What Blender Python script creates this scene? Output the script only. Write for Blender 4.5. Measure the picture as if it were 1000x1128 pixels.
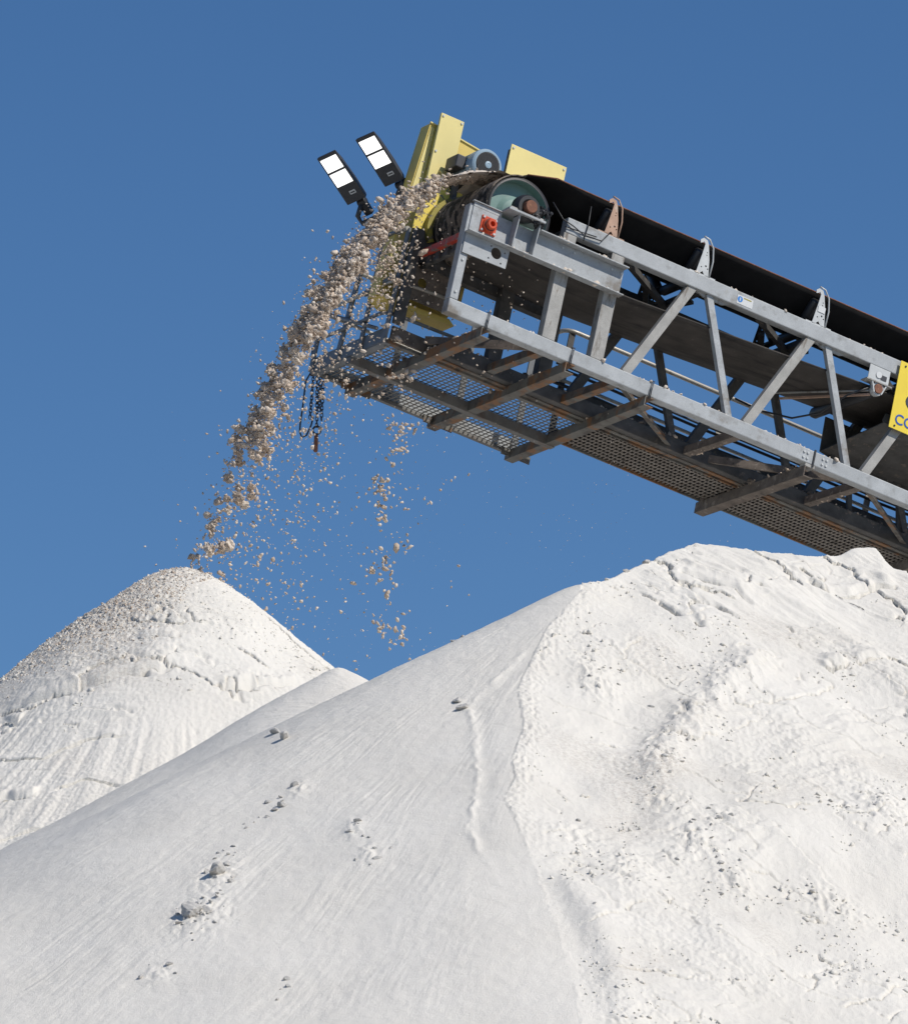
import bpy, bmesh, math, random
import numpy as np
from mathutils import Vector, Matrix, Quaternion

for o in list(bpy.data.objects):
    bpy.data.objects.remove(o)
SC = bpy.context.scene
COL = SC.collection
random.seed(7)
RNG = np.random.default_rng(11)

# ------------------------------------------------------------------ camera
CAMP = np.array([0., 0., 1.7]); PITCH = math.radians(13.2); FPX = 7000.
cam = bpy.data.cameras.new('camera'); camo = bpy.data.objects.new('camera', cam); COL.objects.link(camo)
camo.location = CAMP; camo.rotation_euler = (math.radians(90) + PITCH, 0, 0)
cam.sensor_fit = 'HORIZONTAL'; cam.sensor_width = 36; cam.lens = 36 * FPX / 1000
cam.clip_start = .5; cam.clip_end = 9000
SC.camera = camo
SC.render.resolution_x = 907; SC.render.resolution_y = 1024

# ------------------------------------------------------------------ world, sun, exposure
SUN = Vector((.817, -.447, .914)).normalized()
world = bpy.data.worlds.new('World'); SC.world = world; world.use_nodes = True
nt = world.node_tree; bg = nt.nodes['Background']
sky = nt.nodes.new('ShaderNodeTexSky'); sky.sky_type = 'NISHITA'; sky.sun_disc = False
sky.sun_elevation = math.asin(SUN.z); sky.sun_rotation = math.atan2(SUN.x, SUN.y)
sky.altitude = 1500; sky.air_density = 1.0; sky.dust_density = 0.0; sky.ozone_density = 3.0
hsv = nt.nodes.new('ShaderNodeHueSaturation'); hsv.inputs['Saturation'].default_value = 1.22; hsv.inputs['Hue'].default_value = .5035
nt.links.new(sky.outputs[0], hsv.inputs['Color']); nt.links.new(hsv.outputs[0], bg.inputs[0])
bg.inputs[1].default_value = .09
sun = bpy.data.lights.new('sun', 'SUN'); sun.energy = 3.9; sun.angle = math.radians(.53); sun.color = (1, .95, .875)
suno = bpy.data.objects.new('sun', sun); COL.objects.link(suno)
suno.rotation_euler = (-SUN).to_track_quat('-Z', 'Y').to_euler(); suno.location = (20, -10, 40)
SC.view_settings.view_transform = 'Standard'; SC.view_settings.look = 'None'
SC.view_settings.gamma = 1; SC.view_settings.use_curve_mapping = False
SC.view_settings.exposure = 0.0

# ------------------------------------------------------------------ materials
def mat(name, base, rough=.6, metal=0., vary=.25, scale=6., stain=None, stain2=None, bump=0., bscale=60., fine=0., fscale=90., spec=.5, streak=None):
    m = bpy.data.materials.new(name); m.use_nodes = True
    t = m.node_tree; N = t.nodes; Lk = t.links; P = N['Principled BSDF']
    P.inputs['Roughness'].default_value = rough; P.inputs['Metallic'].default_value = metal
    P.inputs['Specular IOR Level'].default_value = spec
    tc = N.new('ShaderNodeTexCoord')
    def noise(sc, det=4, rgh=.6, off=0, sv=None):
        n = N.new('ShaderNodeTexNoise'); n.inputs['Scale'].default_value = sc; n.inputs['Detail'].default_value = det
        n.inputs['Roughness'].default_value = rgh
        mp = N.new('ShaderNodeMapping'); mp.inputs['Location'].default_value = (off, off * .7, off * 1.3)
        if sv: mp.inputs['Scale'].default_value = sv
        Lk.new(tc.outputs['Object'], mp.inputs['Vector']); Lk.new(mp.outputs[0], n.inputs['Vector'])
        return n.outputs['Fac']
    def ramp(fac, a, b, ca=(0, 0, 0, 1), cb=(1, 1, 1, 1)):
        r = N.new('ShaderNodeValToRGB'); r.color_ramp.elements[0].position = a; r.color_ramp.elements[1].position = b
        r.color_ramp.elements[0].color = ca; r.color_ramp.elements[1].color = cb
        Lk.new(fac, r.inputs[0]); return r.outputs[0]
    def mix(fac, a, b):
        x = N.new('ShaderNodeMix'); x.data_type = 'RGBA'
        if isinstance(fac, float): x.inputs[0].default_value = fac
        else: Lk.new(fac, x.inputs[0])
        for i, c in ((6, a), (7, b)):
            if isinstance(c, tuple): x.inputs[i].default_value = (*c[:3], 1)
            else: Lk.new(c, x.inputs[i])
        return x.outputs[2]
    lo = tuple(c * (1 - vary) for c in base); hi = tuple(min(1, c * (1 + vary)) for c in base)
    col = ramp(noise(scale), .3, .7, (*lo, 1), (*hi, 1))
    if fine:
        col = mix(ramp(noise(fscale, 2, .5, 3.1), .35, .65), mix(fine, col, tuple(c * .5 for c in base)), col)
    for i, s in enumerate((stain, stain2)):
        if s:  # (colour, scale, threshold, softness, stretch)
            c_, sc_, th, so = s[:4]; sv = s[4] if len(s) > 4 else None
            col = mix(ramp(noise(sc_, 6, .65, 11.3 + 9 * i, sv), th, th + so), col, c_)
    Lk.new(col, P.inputs['Base Color'])
    if bump:
        b = N.new('ShaderNodeBump'); b.inputs['Strength'].default_value = bump; b.inputs['Distance'].default_value = .01
        Lk.new(noise(bscale, 5, .65, 5.5), b.inputs['Height']); Lk.new(b.outputs[0], P.inputs['Normal'])
    return m

GREY = (.40, .415, .42)
M = {}
M['galv'] = mat('galvanised_steel', GREY, .55, .15, .15, 5, (( .20, .18, .155), 2.2, .60, .10), ((.27, .275, .27), 9, .55, .12), .05, 120, .35, 130)
M['galv_dirty'] = mat('weathered_galvanised_steel', (.37, .36, .335), .65, .1, .2, 6, ((.16, .135, .11), 5, .54, .12, (3, 3, .6)), ((.20, .11, .06), 7, .64, .06), .08, 100, .35, 120)
M['beam'] = mat('stained_beam_steel', (.155, .147, .13), .7, .1, .25, 4, ((.22, .115, .055), 4, .50, .07), ((.085, .072, .06), 8, .52, .1), .1, 90, .3, 110)
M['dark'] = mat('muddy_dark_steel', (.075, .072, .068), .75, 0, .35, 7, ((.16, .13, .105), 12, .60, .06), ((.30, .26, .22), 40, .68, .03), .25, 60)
M['mud'] = mat('mud_caked_steel', (.14, .115, .095), .9, 0, .35, 8, ((.26, .22, .185), 14, .58, .08), ((.06, .05, .045), 10, .6, .08), .5, 50)
M['blue_dark'] = mat('blue_grey_steel', (.17, .18, .19), .6, .1, .2, 6, ((.27, .24, .21), 28, .66, .04), None, .05)
M['grate'] = mat('grating_steel', (.17, .163, .15), .6, .2, .2, 9, ((.14, .11, .09), 8, .55, .12))
M['grate_brown'] = mat('dusty_grating_steel', (.215, .19, .165), .75, .1, .25, 7, ((.33, .31, .28), 9, .6, .1), ((.10, .085, .07), 6, .58, .1))
M['tube'] = mat('handrail_tube', (.40, .38, .34), .45, .35, .12, 6, ((.2, .17, .13), 9, .62, .08))
M['rubber'] = mat('belt_rubber', (.011, .0105, .0105), .8, 0, .3, 4, None, None, .05, 60, spec=.12)
M['rubber_mud'] = mat('mud_caked_belt', (.03, .028, .026), .85, 0, .3, 6, ((.20, .165, .135), 7, .47, .06, (1, 2.2, 1)), ((.30, .26, .22), 22, .6, .05), .6, 40, spec=.2)
M['rubber_under'] = mat('dusty_belt_rubber', (.062, .055, .049), .8, 0, .3, 3, ((.15, .135, .12), 26, .63, .1), ((.022, .02, .02), 3.5, .5, .2, (.5, 2.5, 1)), .1, 60, spec=.3)
M['yellow'] = mat('pale_yellow_paint', (.76, .64, .25), .5, 0, .05, 3, ((.55, .47, .25), 14, .68, .06), ((.42, .36, .27), 45, .70, .03), .02, 40)
M['yellow_box'] = mat('yellow_paint', (.70, .52, .13), .5, 0, .07, 3, ((.45, .33, .10), 9, .63, .1), ((.30, .25, .20), 45, .68, .03), .02, 40)
M['yellow_mud'] = mat('mud_splashed_yellow_paint', (.80, .62, .10), .55, 0, .06, 3, ((.17, .135, .11), 9, .56, .03), ((.2, .16, .14), 30, .6, .03), .2, 40)
M['olive'] = mat('muddy_yellow_rim', (.32, .27, .05), .6, 0, .2, 8, ((.16, .13, .1), 14, .52, .06), None, .2, 40)
M['sign'] = mat('sign_yellow', (.80, .60, .045), .45, 0, .04, 4, ((.55, .46, .25), 6, .68, .1))
M['sign_blue'] = mat('sign_blue', (.02, .09, .36), .5, 0, .05, 5)
M['sign_black'] = mat('sign_black', (.03, .035, .045), .5, 0, .05, 5)
M['orange'] = mat('orange_paint', (.60, .075, .02), .4, 0, .15, 8, ((.25, .04, .02), 12, .66, .06))
M['red'] = mat('red_scraper', (.45, .05, .025), .5, 0, .2, 8, ((.20, .16, .14), 18, .54, .03))
M['black'] = mat('black_metal', (.022, .022, .024), .5, 0, .2, 8, ((.10, .09, .08), 40, .68, .05), None, .1, 60)
M['lampcase'] = mat('lamp_case', (.055, .055, .058), .45, .2, .08, 8)
M['rust'] = mat('rust_and_sunlit_edge', (.20, .085, .05), .8, 0, .25, 20, ((.30, .15, .08), 30, .58, .1), None, .3, 90)  # rust of the shafts; also colours the sunlit belt edge strip
M['teal'] = mat('teal_green_paint', (.175, .285, .255), .55, 0, .08, 5, ((.20, .27, .25), 9, .58, .15), None, .05)
M['motor'] = mat('motor_blue_grey', (.26, .36, .44), .45, .05, .08, 6, ((.42, .40, .37), 30, .66, .05))
M['fanmesh'] = mat('fan_mesh', (.10, .09, .075), .7, 0, .2, 20)
M['white'] = mat('white_label', (.62, .63, .62), .5, 0, .03, 5)
M['blue'] = mat('blue_disc', (.03, .20, .55), .5, 0, .03, 5)
M['bracket_rust'] = mat('rusty_bracket', (.42, .27, .19), .65, .05, .18, 9, ((.50, .40, .32), 16, .55, .1), ((.2, .1, .06), 20, .64, .06))
M['steel_light'] = mat('light_bracket_steel', (.50, .51, .50), .5, .2, .1, 9, ((.25, .2, .16), 14, .68, .06))
M['lump'] = mat('shaded_tan_salt_lump', (.54, .435, .34), .9, 0, .18, 5, ((.42, .33, .26), 9, .58, .1), None, .4, 90)  # tan salt tone; under the stream sheet it stands in for shade
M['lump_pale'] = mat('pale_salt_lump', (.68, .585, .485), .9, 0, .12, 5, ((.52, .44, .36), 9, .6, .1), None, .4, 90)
M['chain'] = mat('dark_chain', (.045, .04, .037), .55, .4, .3, 30, ((.18, .10, .06), 30, .66, .06))

def glow(name, c, s):
    m = bpy.data.materials.new(name); m.use_nodes = True
    P = m.node_tree.nodes['Principled BSDF']; P.inputs['Base Color'].default_value = (.9, .9, .88, 1)
    P.inputs['Emission Color'].default_value = (*c, 1); P.inputs['Emission Strength'].default_value = s
    return m
M['led'] = glow('lit_led_panel', (1, .985, .94), 1.6)

def salt_material(name, base, dirt, dirt_attr=True):
    m = bpy.data.materials.new(name); m.use_nodes = True
    t = m.node_tree; N = t.nodes; Lk = t.links; P = N['Principled BSDF']
    P.inputs['Roughness'].default_value = .95; P.inputs['Specular IOR Level'].default_value = .15
    tc = N.new('ShaderNodeTexCoord')
    def noise(sc, det, rg=.6):
        n = N.new('ShaderNodeTexNoise'); n.inputs['Scale'].default_value = sc; n.inputs['Detail'].default_value = det
        n.inputs['Roughness'].default_value = rg; Lk.new(tc.outputs['Object'], n.inputs['Vector']); return n.outputs['Fac']
    def ramp(f, a, b, ca, cb):
        r = N.new('ShaderNodeValToRGB'); e = r.color_ramp.elements
        e[0].position = a; e[1].position = b; e[0].color = ca; e[1].color = cb; Lk.new(f, r.inputs[0]); return r.outputs[0]
    c1 = ramp(noise(1.1, 6), .3, .7, (base[0] * .93, base[1] * .925, base[2] * .915, 1), (*base, 1))
    mx = N.new('ShaderNodeMix'); mx.data_type = 'RGBA'; Lk.new(c1, mx.inputs[6]); mx.inputs[7].default_value = (*dirt, 1)
    at = N.new('ShaderNodeAttribute'); at.attribute_name = 'dirt'
    sp = ramp(noise(38, 4, .7), .42, .62, (0, 0, 0, 1), (1, 1, 1, 1))
    mu = N.new('ShaderNodeMath'); mu.operation = 'MULTIPLY'; Lk.new(at.outputs['Fac'], mu.inputs[0]); Lk.new(sp, mu.inputs[1])
    Lk.new(mu.outputs[0], mx.inputs[0]); Lk.new(mx.outputs[2], P.inputs['Base Color'])
    b = N.new('ShaderNodeBump'); b.inputs['Strength'].default_value = .55; b.inputs['Distance'].default_value = .012
    ad = N.new('ShaderNodeMath'); ad.operation = 'ADD'; Lk.new(noise(45, 5, .7), ad.inputs[0]); Lk.new(noise(150, 3, .6), ad.inputs[1])
    Lk.new(ad.outputs[0], b.inputs['Height']); Lk.new(b.outputs[0], P.inputs['Normal'])
    return m
M['salt'] = salt_material('white_salt', (.80, .762, .690), (.40, .34, .28))
M['ground'] = mat('pale_ground', (.36, .335, .30), .95, 0, .2, .2, ((.28, .26, .23), .05, .5, .2), None, .3, 3)

# ------------------------------------------------------------------ object helpers
def tag(o, label=None, cat=None, group=None, kind=None):
    if label: o['label'] = label
    if cat: o['category'] = cat
    if group: o['group'] = group
    if kind: o['kind'] = kind
    return o

def empty(name, loc=(0, 0, 0), rot=None):
    e = bpy.data.objects.new(name, None); COL.objects.link(e); e.empty_display_size = .2
    if rot is not None: e.matrix_world = Matrix.Translation(loc) @ rot.to_4x4()
    else: e.location = loc
    return e

def link(name, me, parent=None):
    o = bpy.data.objects.new(name, me); COL.objects.link(o)
    if parent is not None: o.parent = parent
    return o

class MB:
    def __init__(s): s.v = []; s.f = []; s.sm = []; s.mi = []; s.cur = 0
    def add(s, vs, fs, smooth=False):
        n = len(s.v); s.v += [tuple(x) for x in vs]
        for f in fs: s.f.append(tuple(i + n for i in f)); s.sm.append(smooth); s.mi.append(s.cur)
        return s
    def box(s, a0, a1, b0, b1, c0, c1):
        vs = [(x, y, z) for x in (a0, a1) for y in (b0, b1) for z in (c0, c1)]
        return s.add(vs, [(0, 1, 3, 2), (4, 6, 7, 5), (0, 4, 5, 1), (2, 3, 7, 6), (0, 2, 6, 4), (1, 5, 7, 3)])
    def bar(s, p, q, wd, dp, side):
        p = Vector(p); q = Vector(q); d = (q - p).normalized(); b = Vector(side); b = (b - d * b.dot(d)).normalized(); a = d.cross(b)
        vs = []
        for e in (p, q):
            for i, j in ((-1, -1), (1, -1), (1, 1), (-1, 1)): vs.append(e + a * (i * wd / 2) + b * (j * dp / 2))
        return s.add(vs, [(3, 2, 1, 0), (4, 5, 6, 7), (0, 1, 5, 4), (1, 2, 6, 5), (2, 3, 7, 6), (3, 0, 4, 7)])
    def angle(s, p, q, leg, th, a, b):   # L-section: legs along directions a and b
        p = Vector(p); q = Vector(q); a = Vector(a); b = Vector(b)
        sec = [(0, 0), (leg, 0), (leg, th), (th, th), (th, leg), (0, leg)]
        vs = [e + a * x + b * y for e in (p, q) for x, y in sec]
        return s.add(vs, [(5, 4, 3, 2, 1, 0), (6, 7, 8, 9, 10, 11)] + [(i, (i + 1) % 6, 6 + (i + 1) % 6, 6 + i) for i in range(6)])
    def tube(s, pts, r, n=8, cap=True):
        pts = [Vector(p) for p in pts]; rings = []; up = Vector((.13, .31, .94))
        for i, p in enumerate(pts):
            d = (pts[min(i + 1, len(pts) - 1)] - pts[max(i - 1, 0)]).normalized()
            a = d.cross(up)
            if a.length < .05: a = d.cross(Vector((1, 0, 0)))
            a.normalize(); b = a.cross(d)
            rr = r[i] if isinstance(r, (list, tuple)) else r
            rings.append([p + (a * math.cos(2 * math.pi * k / n) + b * math.sin(2 * math.pi * k / n)) * rr for k in range(n)])
        n0 = len(s.v); fs = []
        for i in range(len(pts) - 1):
            for k in range(n): fs.append((i * n + k, i * n + (k + 1) % n, (i + 1) * n + (k + 1) % n, (i + 1) * n + k))
        s.add([v for r_ in rings for v in r_], fs, True)
        if cap:
            s.f.append(tuple(n0 + k for k in range(n))[::-1]); s.sm.append(False); s.mi.append(s.cur)
            e = n0 + (len(pts) - 1) * n; s.f.append(tuple(e + k for k in range(n))); s.sm.append(False); s.mi.append(s.cur)
        return s
    def lathe(s, c, ax, prof, n=32):     # prof: (distance along axis, radius)
        c = Vector(c); ax = Vector(ax).normalized(); a = ax.cross(Vector((.2, .1, .97))).normalized(); b = ax.cross(a)
        vs = []; fs = []
        for h, r in prof:
            for k in range(n):
                t = 2 * math.pi * k / n; vs.append(c + ax * h + (a * math.cos(t) + b * math.sin(t)) * r)
        for i in range(len(prof) - 1):
            for k in range(n): fs.append((i * n + k, i * n + (k + 1) % n, (i + 1) * n + (k + 1) % n, (i + 1) * n + k))
        return s.add(vs, fs, False)
    def prism(s, poly, v0, v1):          # polygon in (u, w), extruded along v
        n = len(poly); vs = [(x, v0, z) for x, z in poly] + [(x, v1, z) for x, z in poly]
        return s.add(vs, [tuple(range(n)), tuple(range(n, 2 * n))[::-1]] + [(i, i + n, (i + 1) % n + n, (i + 1) % n) for i in range(n)])
    def mesh(s, name, mats):
        me = bpy.data.meshes.new(name); me.from_pydata(s.v, [], s.f)
        for m in (mats if isinstance(mats, (list, tuple)) else [mats]): me.materials.append(m)
        me.polygons.foreach_set('use_smooth', s.sm); me.polygons.foreach_set('material_index', s.mi)
        bm = bmesh.new(); bm.from_mesh(me); bmesh.ops.recalc_face_normals(bm, faces=bm.faces); bm.to_mesh(me); bm.free()
        return me
    def build(s, name, mats, parent=None, bevel=0.):
        o = link(name, s.mesh(name, mats), parent)
        if bevel:
            b = o.modifiers.new('bevel', 'BEVEL'); b.width = bevel; b.segments = 2; b.limit_method = 'ANGLE'
        return o

def holed_plate(outer, holes, v0, v1):   # (u, w) plate with real openings
    bm = bmesh.new(); ed = []
    for loop in [outer] + holes:
        vs = [bm.verts.new((x, v0, z)) for x, z in loop]
        ed += [bm.edges.new((vs[i], vs[(i + 1) % len(vs)])) for i in range(len(vs))]
    bmesh.ops.triangle_fill(bm, edges=ed, use_beauty=True)
    g = bmesh.ops.extrude_face_region(bm, geom=bm.faces[:])
    bmesh.ops.translate(bm, verts=[x for x in g['geom'] if isinstance(x, bmesh.types.BMVert)], vec=(0, v1 - v0, 0))
    bmesh.ops.recalc_face_normals(bm, faces=bm.faces)
    me = bpy.data.meshes.new('plate'); bm.to_mesh(me); bm.free(); return me
def circ(cx, cz, r, n=20): return [(cx + r * math.cos(2 * math.pi * k / n), cz + r * math.sin(2 * math.pi * k / n)) for k in range(n)]

# ------------------------------------------------------------------ numpy noise
def _hash(ix, iy, seed):
    h = (ix * 374761393 + iy * 668265263 + seed * 974711) & 0xffffffff
    h = ((h ^ (h >> 13)) * 1274126177) & 0xffffffff
    return (h ^ (h >> 16)) & 0xffff
def pn(x, y, seed=0):
    x = np.asarray(x, float); y = np.asarray(y, float)
    ix = np.floor(x).astype(np.int64); iy = np.floor(y).astype(np.int64); fx = x - ix; fy = y - iy
    u = fx * fx * fx * (fx * (fx * 6 - 15) + 10); v = fy * fy * fy * (fy * (fy * 6 - 15) + 10)
    def g(a, b):
        t = _hash(ix + a, iy + b, seed) * (2 * np.pi / 65536); return np.cos(t) * (fx - a) + np.sin(t) * (fy - b)
    return 1.5 * ((g(0, 0) * (1 - u) + g(1, 0) * u) * (1 - v) + (g(0, 1) * (1 - u) + g(1, 1) * u) * v)
def fbm(x, y, oct=4, seed=0, gain=.5):
    s = 0; a = 1.
    for i in range(oct): s = s + a * pn(x * 2 ** i + 17.3 * i, y * 2 ** i - 9.1 * i, seed + i); a *= gain
    return s
def ridged(x, y, oct=4, seed=0, gain=.5):
    s = 0; a = 1.
    for i in range(oct): s = s + a * (1 - 2 * np.abs(pn(x * 2 ** i + 7.7 * i, y * 2 ** i + 3.3 * i, seed + i))); a *= gain
    return s
def sst(x, a, b):
    t = np.clip((x - a) / (b - a), 0, 1); return t * t * (3 - 2 * t)
def smax(a, b, k):
    h = np.clip(.5 + .5 * (a - b) / k, 0, 1); return b + (a - b) * h + k * h * (1 - h)
def polydist(x, y, P, sy=1.):
    """distance to polyline P, signed side, parameter along it"""
    best = np.full(np.shape(x), 1e9); side = np.zeros(np.shape(x)); par = np.zeros(np.shape(x)); n = len(P) - 1
    for i in range(n):
        (ax, ay), (bx, by) = P[i], P[i + 1]; dx, dy = bx - ax, by - ay; l2 = dx * dx + dy * dy
        t = np.clip(((x - ax) * dx + (y - ay) * dy) / l2, 0, 1)
        d = np.hypot(x - ax - t * dx, y - ay - t * dy); m = d < best
        best = np.where(m, d, best); side = np.where(m, np.sign(dx * (y - ay) - dy * (x - ax)), side); par = np.where(m, (i + t) / n, par)
    return best, side, par

# ------------------------------------------------------------------ heaps (height fields on the ground plane)
APEX = (.920, 45.0, 11.71); APEX2 = (-.881, 47.2, 11.55)
EDGE = [(0.924, 44.81, 11.631), (0.665, 44.195, 11.23), (0.494, 43.428, 10.741), (0.44, 43.126, 10.549), (0.476, 42.492, 10.167), (0.384, 41.919, 9.804), (0.411, 41.622, 9.624), (0.33, 41.283, 9.407), (0.392, 40.99, 9.231), (0.443, 40.707, 9.059), (0.524, 40.227, 8.766), (0.576, 39.829, 8.521), (0.656, 39.465, 8.297), (0.703, 38.94, 7.97), (0.74, 38.575, 7.743), (0.769, 38.124, 7.461)]
CREST = [(0.943, 45.042, 11.73), (1.092, 45.209, 11.794), (1.266, 45.515, 11.937), (1.477, 45.83, 12.077), (1.62, 46.085, 12.197), (1.801, 46.367, 12.324), (1.94, 46.442, 12.334), (2.111, 46.466, 12.305), (2.386, 46.543, 12.28), (2.668, 46.694, 12.301), (2.919, 46.88, 12.35), (3.065, 47.014, 12.394), (3.209, 47.11, 12.416), (3.266, 46.949, 12.302), (3.328, 46.864, 12.234), (3.432, 46.879, 12.216)]
TRACK = [(0.726, 44.342), (0.381, 43.557), (0.189, 43.147), (0.094, 42.945), (0.136, 42.612), (0.135, 42.15), (0.164, 41.689), (0.119, 41.126), (0.101, 40.85), (0.176, 40.487), (0.262, 40.241)]
SPUR = [(2.284, 44.706), (2.061, 44.156), (1.884, 43.804), (1.635, 43.178), (1.423, 42.514), (1.289, 41.843)]
CRACK_R = [(1.377, 45.242), (1.547, 45.013), (1.735, 44.799), (1.815, 44.701)]
CRACK_R2 = [(2.603, 46.189), (2.802, 46.145), (2.976, 46.224), (3.162, 46.47), (3.333, 46.494)]
CRACK_R3 = [(2.551, 44.5), (2.77, 44.672), (2.944, 44.832), (3.187, 45.036)]
CRACK_R4 = [(1.327, 45.347), (1.589, 45.262), (1.916, 45.186), (2.104, 45.005)]
CRACK_R5 = [(1.825, 43.22), (1.86, 42.635), (2.036, 42.445), (2.22, 42.44)]
CRACK_R6 = [(1.507, 45.727), (1.804, 45.662), (2.067, 45.575), (2.189, 45.364)]
GULLY = [(1.263, 43.333), (1.18, 42.665), (1.219, 41.946), (1.135, 41.18)]
RIB = [(0.467, 40.298), (0.66, 39.68), (0.791, 39.114), (0.878, 38.087)]
CLUST = [(0.985, 43.551), (1.013, 43.411), (1.728, 43.16), (1.417, 42.362), (1.482, 41.672), (1.551, 41.149), (1.112, 40.41), (1.827, 40.696), (2.393, 40.826), (2.827, 42.341), (2.97, 42.211), (0.831, 40.927), (2.532, 40.706), (1.807, 41.513), (1.606, 41.044), (1.426, 41.782), (1.178, 40.652)]
LROCK = [(-1.249, 43.557), (-1.171, 43.245), (-1.537, 40.824), (-1.688, 40.253), (-1.542, 40.246), (0.031, 43.085), (0.05, 42.932), (-0.561, 40.762), (-1.851, 39.47), (0.0, 44.594), (-1.039, 42.083), (-0.657, 41.198), (-1.425, 41.318), (-1.385, 41.528), (-1.023, 38.968)]
LP_CRACK = [(-3.728, 49.71), (-3.395, 49.576), (-3.032, 49.513), (-2.672, 49.517), (-2.423, 49.572), (-2.207, 49.593)]
LP_CRACK2 = [(-1.874, 49.441), (-1.592, 49.645), (-1.309, 49.887), (-1.132, 50.087)]
LP_CRACK3 = [(-2.558, 50.043), (-2.338, 50.015), (-2.154, 49.993)]
LP_CRACK4 = [(-3.673, 49.468), (-3.447, 49.325)]
LP_CRACK5 = [(-3.558, 48.053), (-3.204, 47.96)]
def cone1(x, y):
    dx = APEX[0] - x; dy = APEX[1] - y; r = np.hypot(dx, dy); b = np.degrees(np.arctan2(dy, dx))
    return APEX[2] - (.535 + .09 * sst(b, 25, 75)) * (np.sqrt(r * r + .0064) - .08)
def cone2(x, y):
    r = np.hypot(APEX2[0] - x, APEX2[1] - y); return APEX2[2] - .615 * (np.sqrt(r * r + .0036) - .06)
_e = np.array(EDGE); _c = np.array(CREST)
KR, MR = .617, .26
def rplane(x, y): return 11.71 + KR * (y - 45) - MR * (x - .92)
_eo = np.argsort(_e[:, 1])
EY = np.concatenate([[20.], _e[_eo, 1]]); EX = np.concatenate([[1.6], _e[_eo, 0]])
EZ = np.concatenate([[cone1(np.array(1.6), np.array(20.))], _e[_eo, 2]])

OVH = {'a': None}
def over(k):
    if OVH['a'] is not None and np.shape(k) == OVH['a'].shape: OVH['a'] += k
def groove(x, y, P, depth, w, step, L=.3, seed=0, ov=1.):
    d, sd, pr = polydist(x, y, P)
    d = np.abs(d * sd + .05 * pn(x * 4, y * 4, seed) + .010 * pn(x * 13, y * 9, seed + 1)); sd = np.sign(sd)
    k = sst(pr, 0, .12) * (1 - sst(pr, .88, 1))
    gap = sst(pn(x * 4 + 5, y * 4, seed + 3), -.45, -.1)
    over(k * gap * np.where(sd > 0, .042 * np.exp(-d / .05), 0) * min(1, depth / .08) * ov)
    return k * gap * (-depth * np.exp(-(d / w) ** 2) + np.where(sd > 0, step * np.exp(-d / (L * .35)), 0))
def fractures(s, t, x, y, seed, depth, step, thr=.0, w=.05, mask=1.):
    """thin cracks along the level lines of a stretched noise, with a small lip above each"""
    n_ = pn(s * .75, t * 2.6, seed) + .30 * pn(s * 2.2, t * 5.0, seed + 1) + .14 * pn(x * 7, y * 7, seed + 2) + .07 * pn(x * 17, y * 15, seed + 5)
    m = mask * sst(pn(x * 1.3 + 2, y * 1.2, seed + 3) + .45 * pn(x * 4.1, y * 3.6, seed + 4), thr, thr + .25)
    over(m * np.where(n_ > 0, 1.3 * step * np.exp(-n_ / .07), 0))
    return m * (-depth * np.exp(-(n_ / w) ** 2) + step * np.where(n_ > 0, np.exp(-n_ / .16), 0))
def mound(x, y, P, h, w):
    d, sd, pr = polydist(x, y, P); return h * np.exp(-(d / w) ** 2) * sst(pr, -.01, .12) * (1 - sst(pr, .8, 1.01) * .9)

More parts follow.
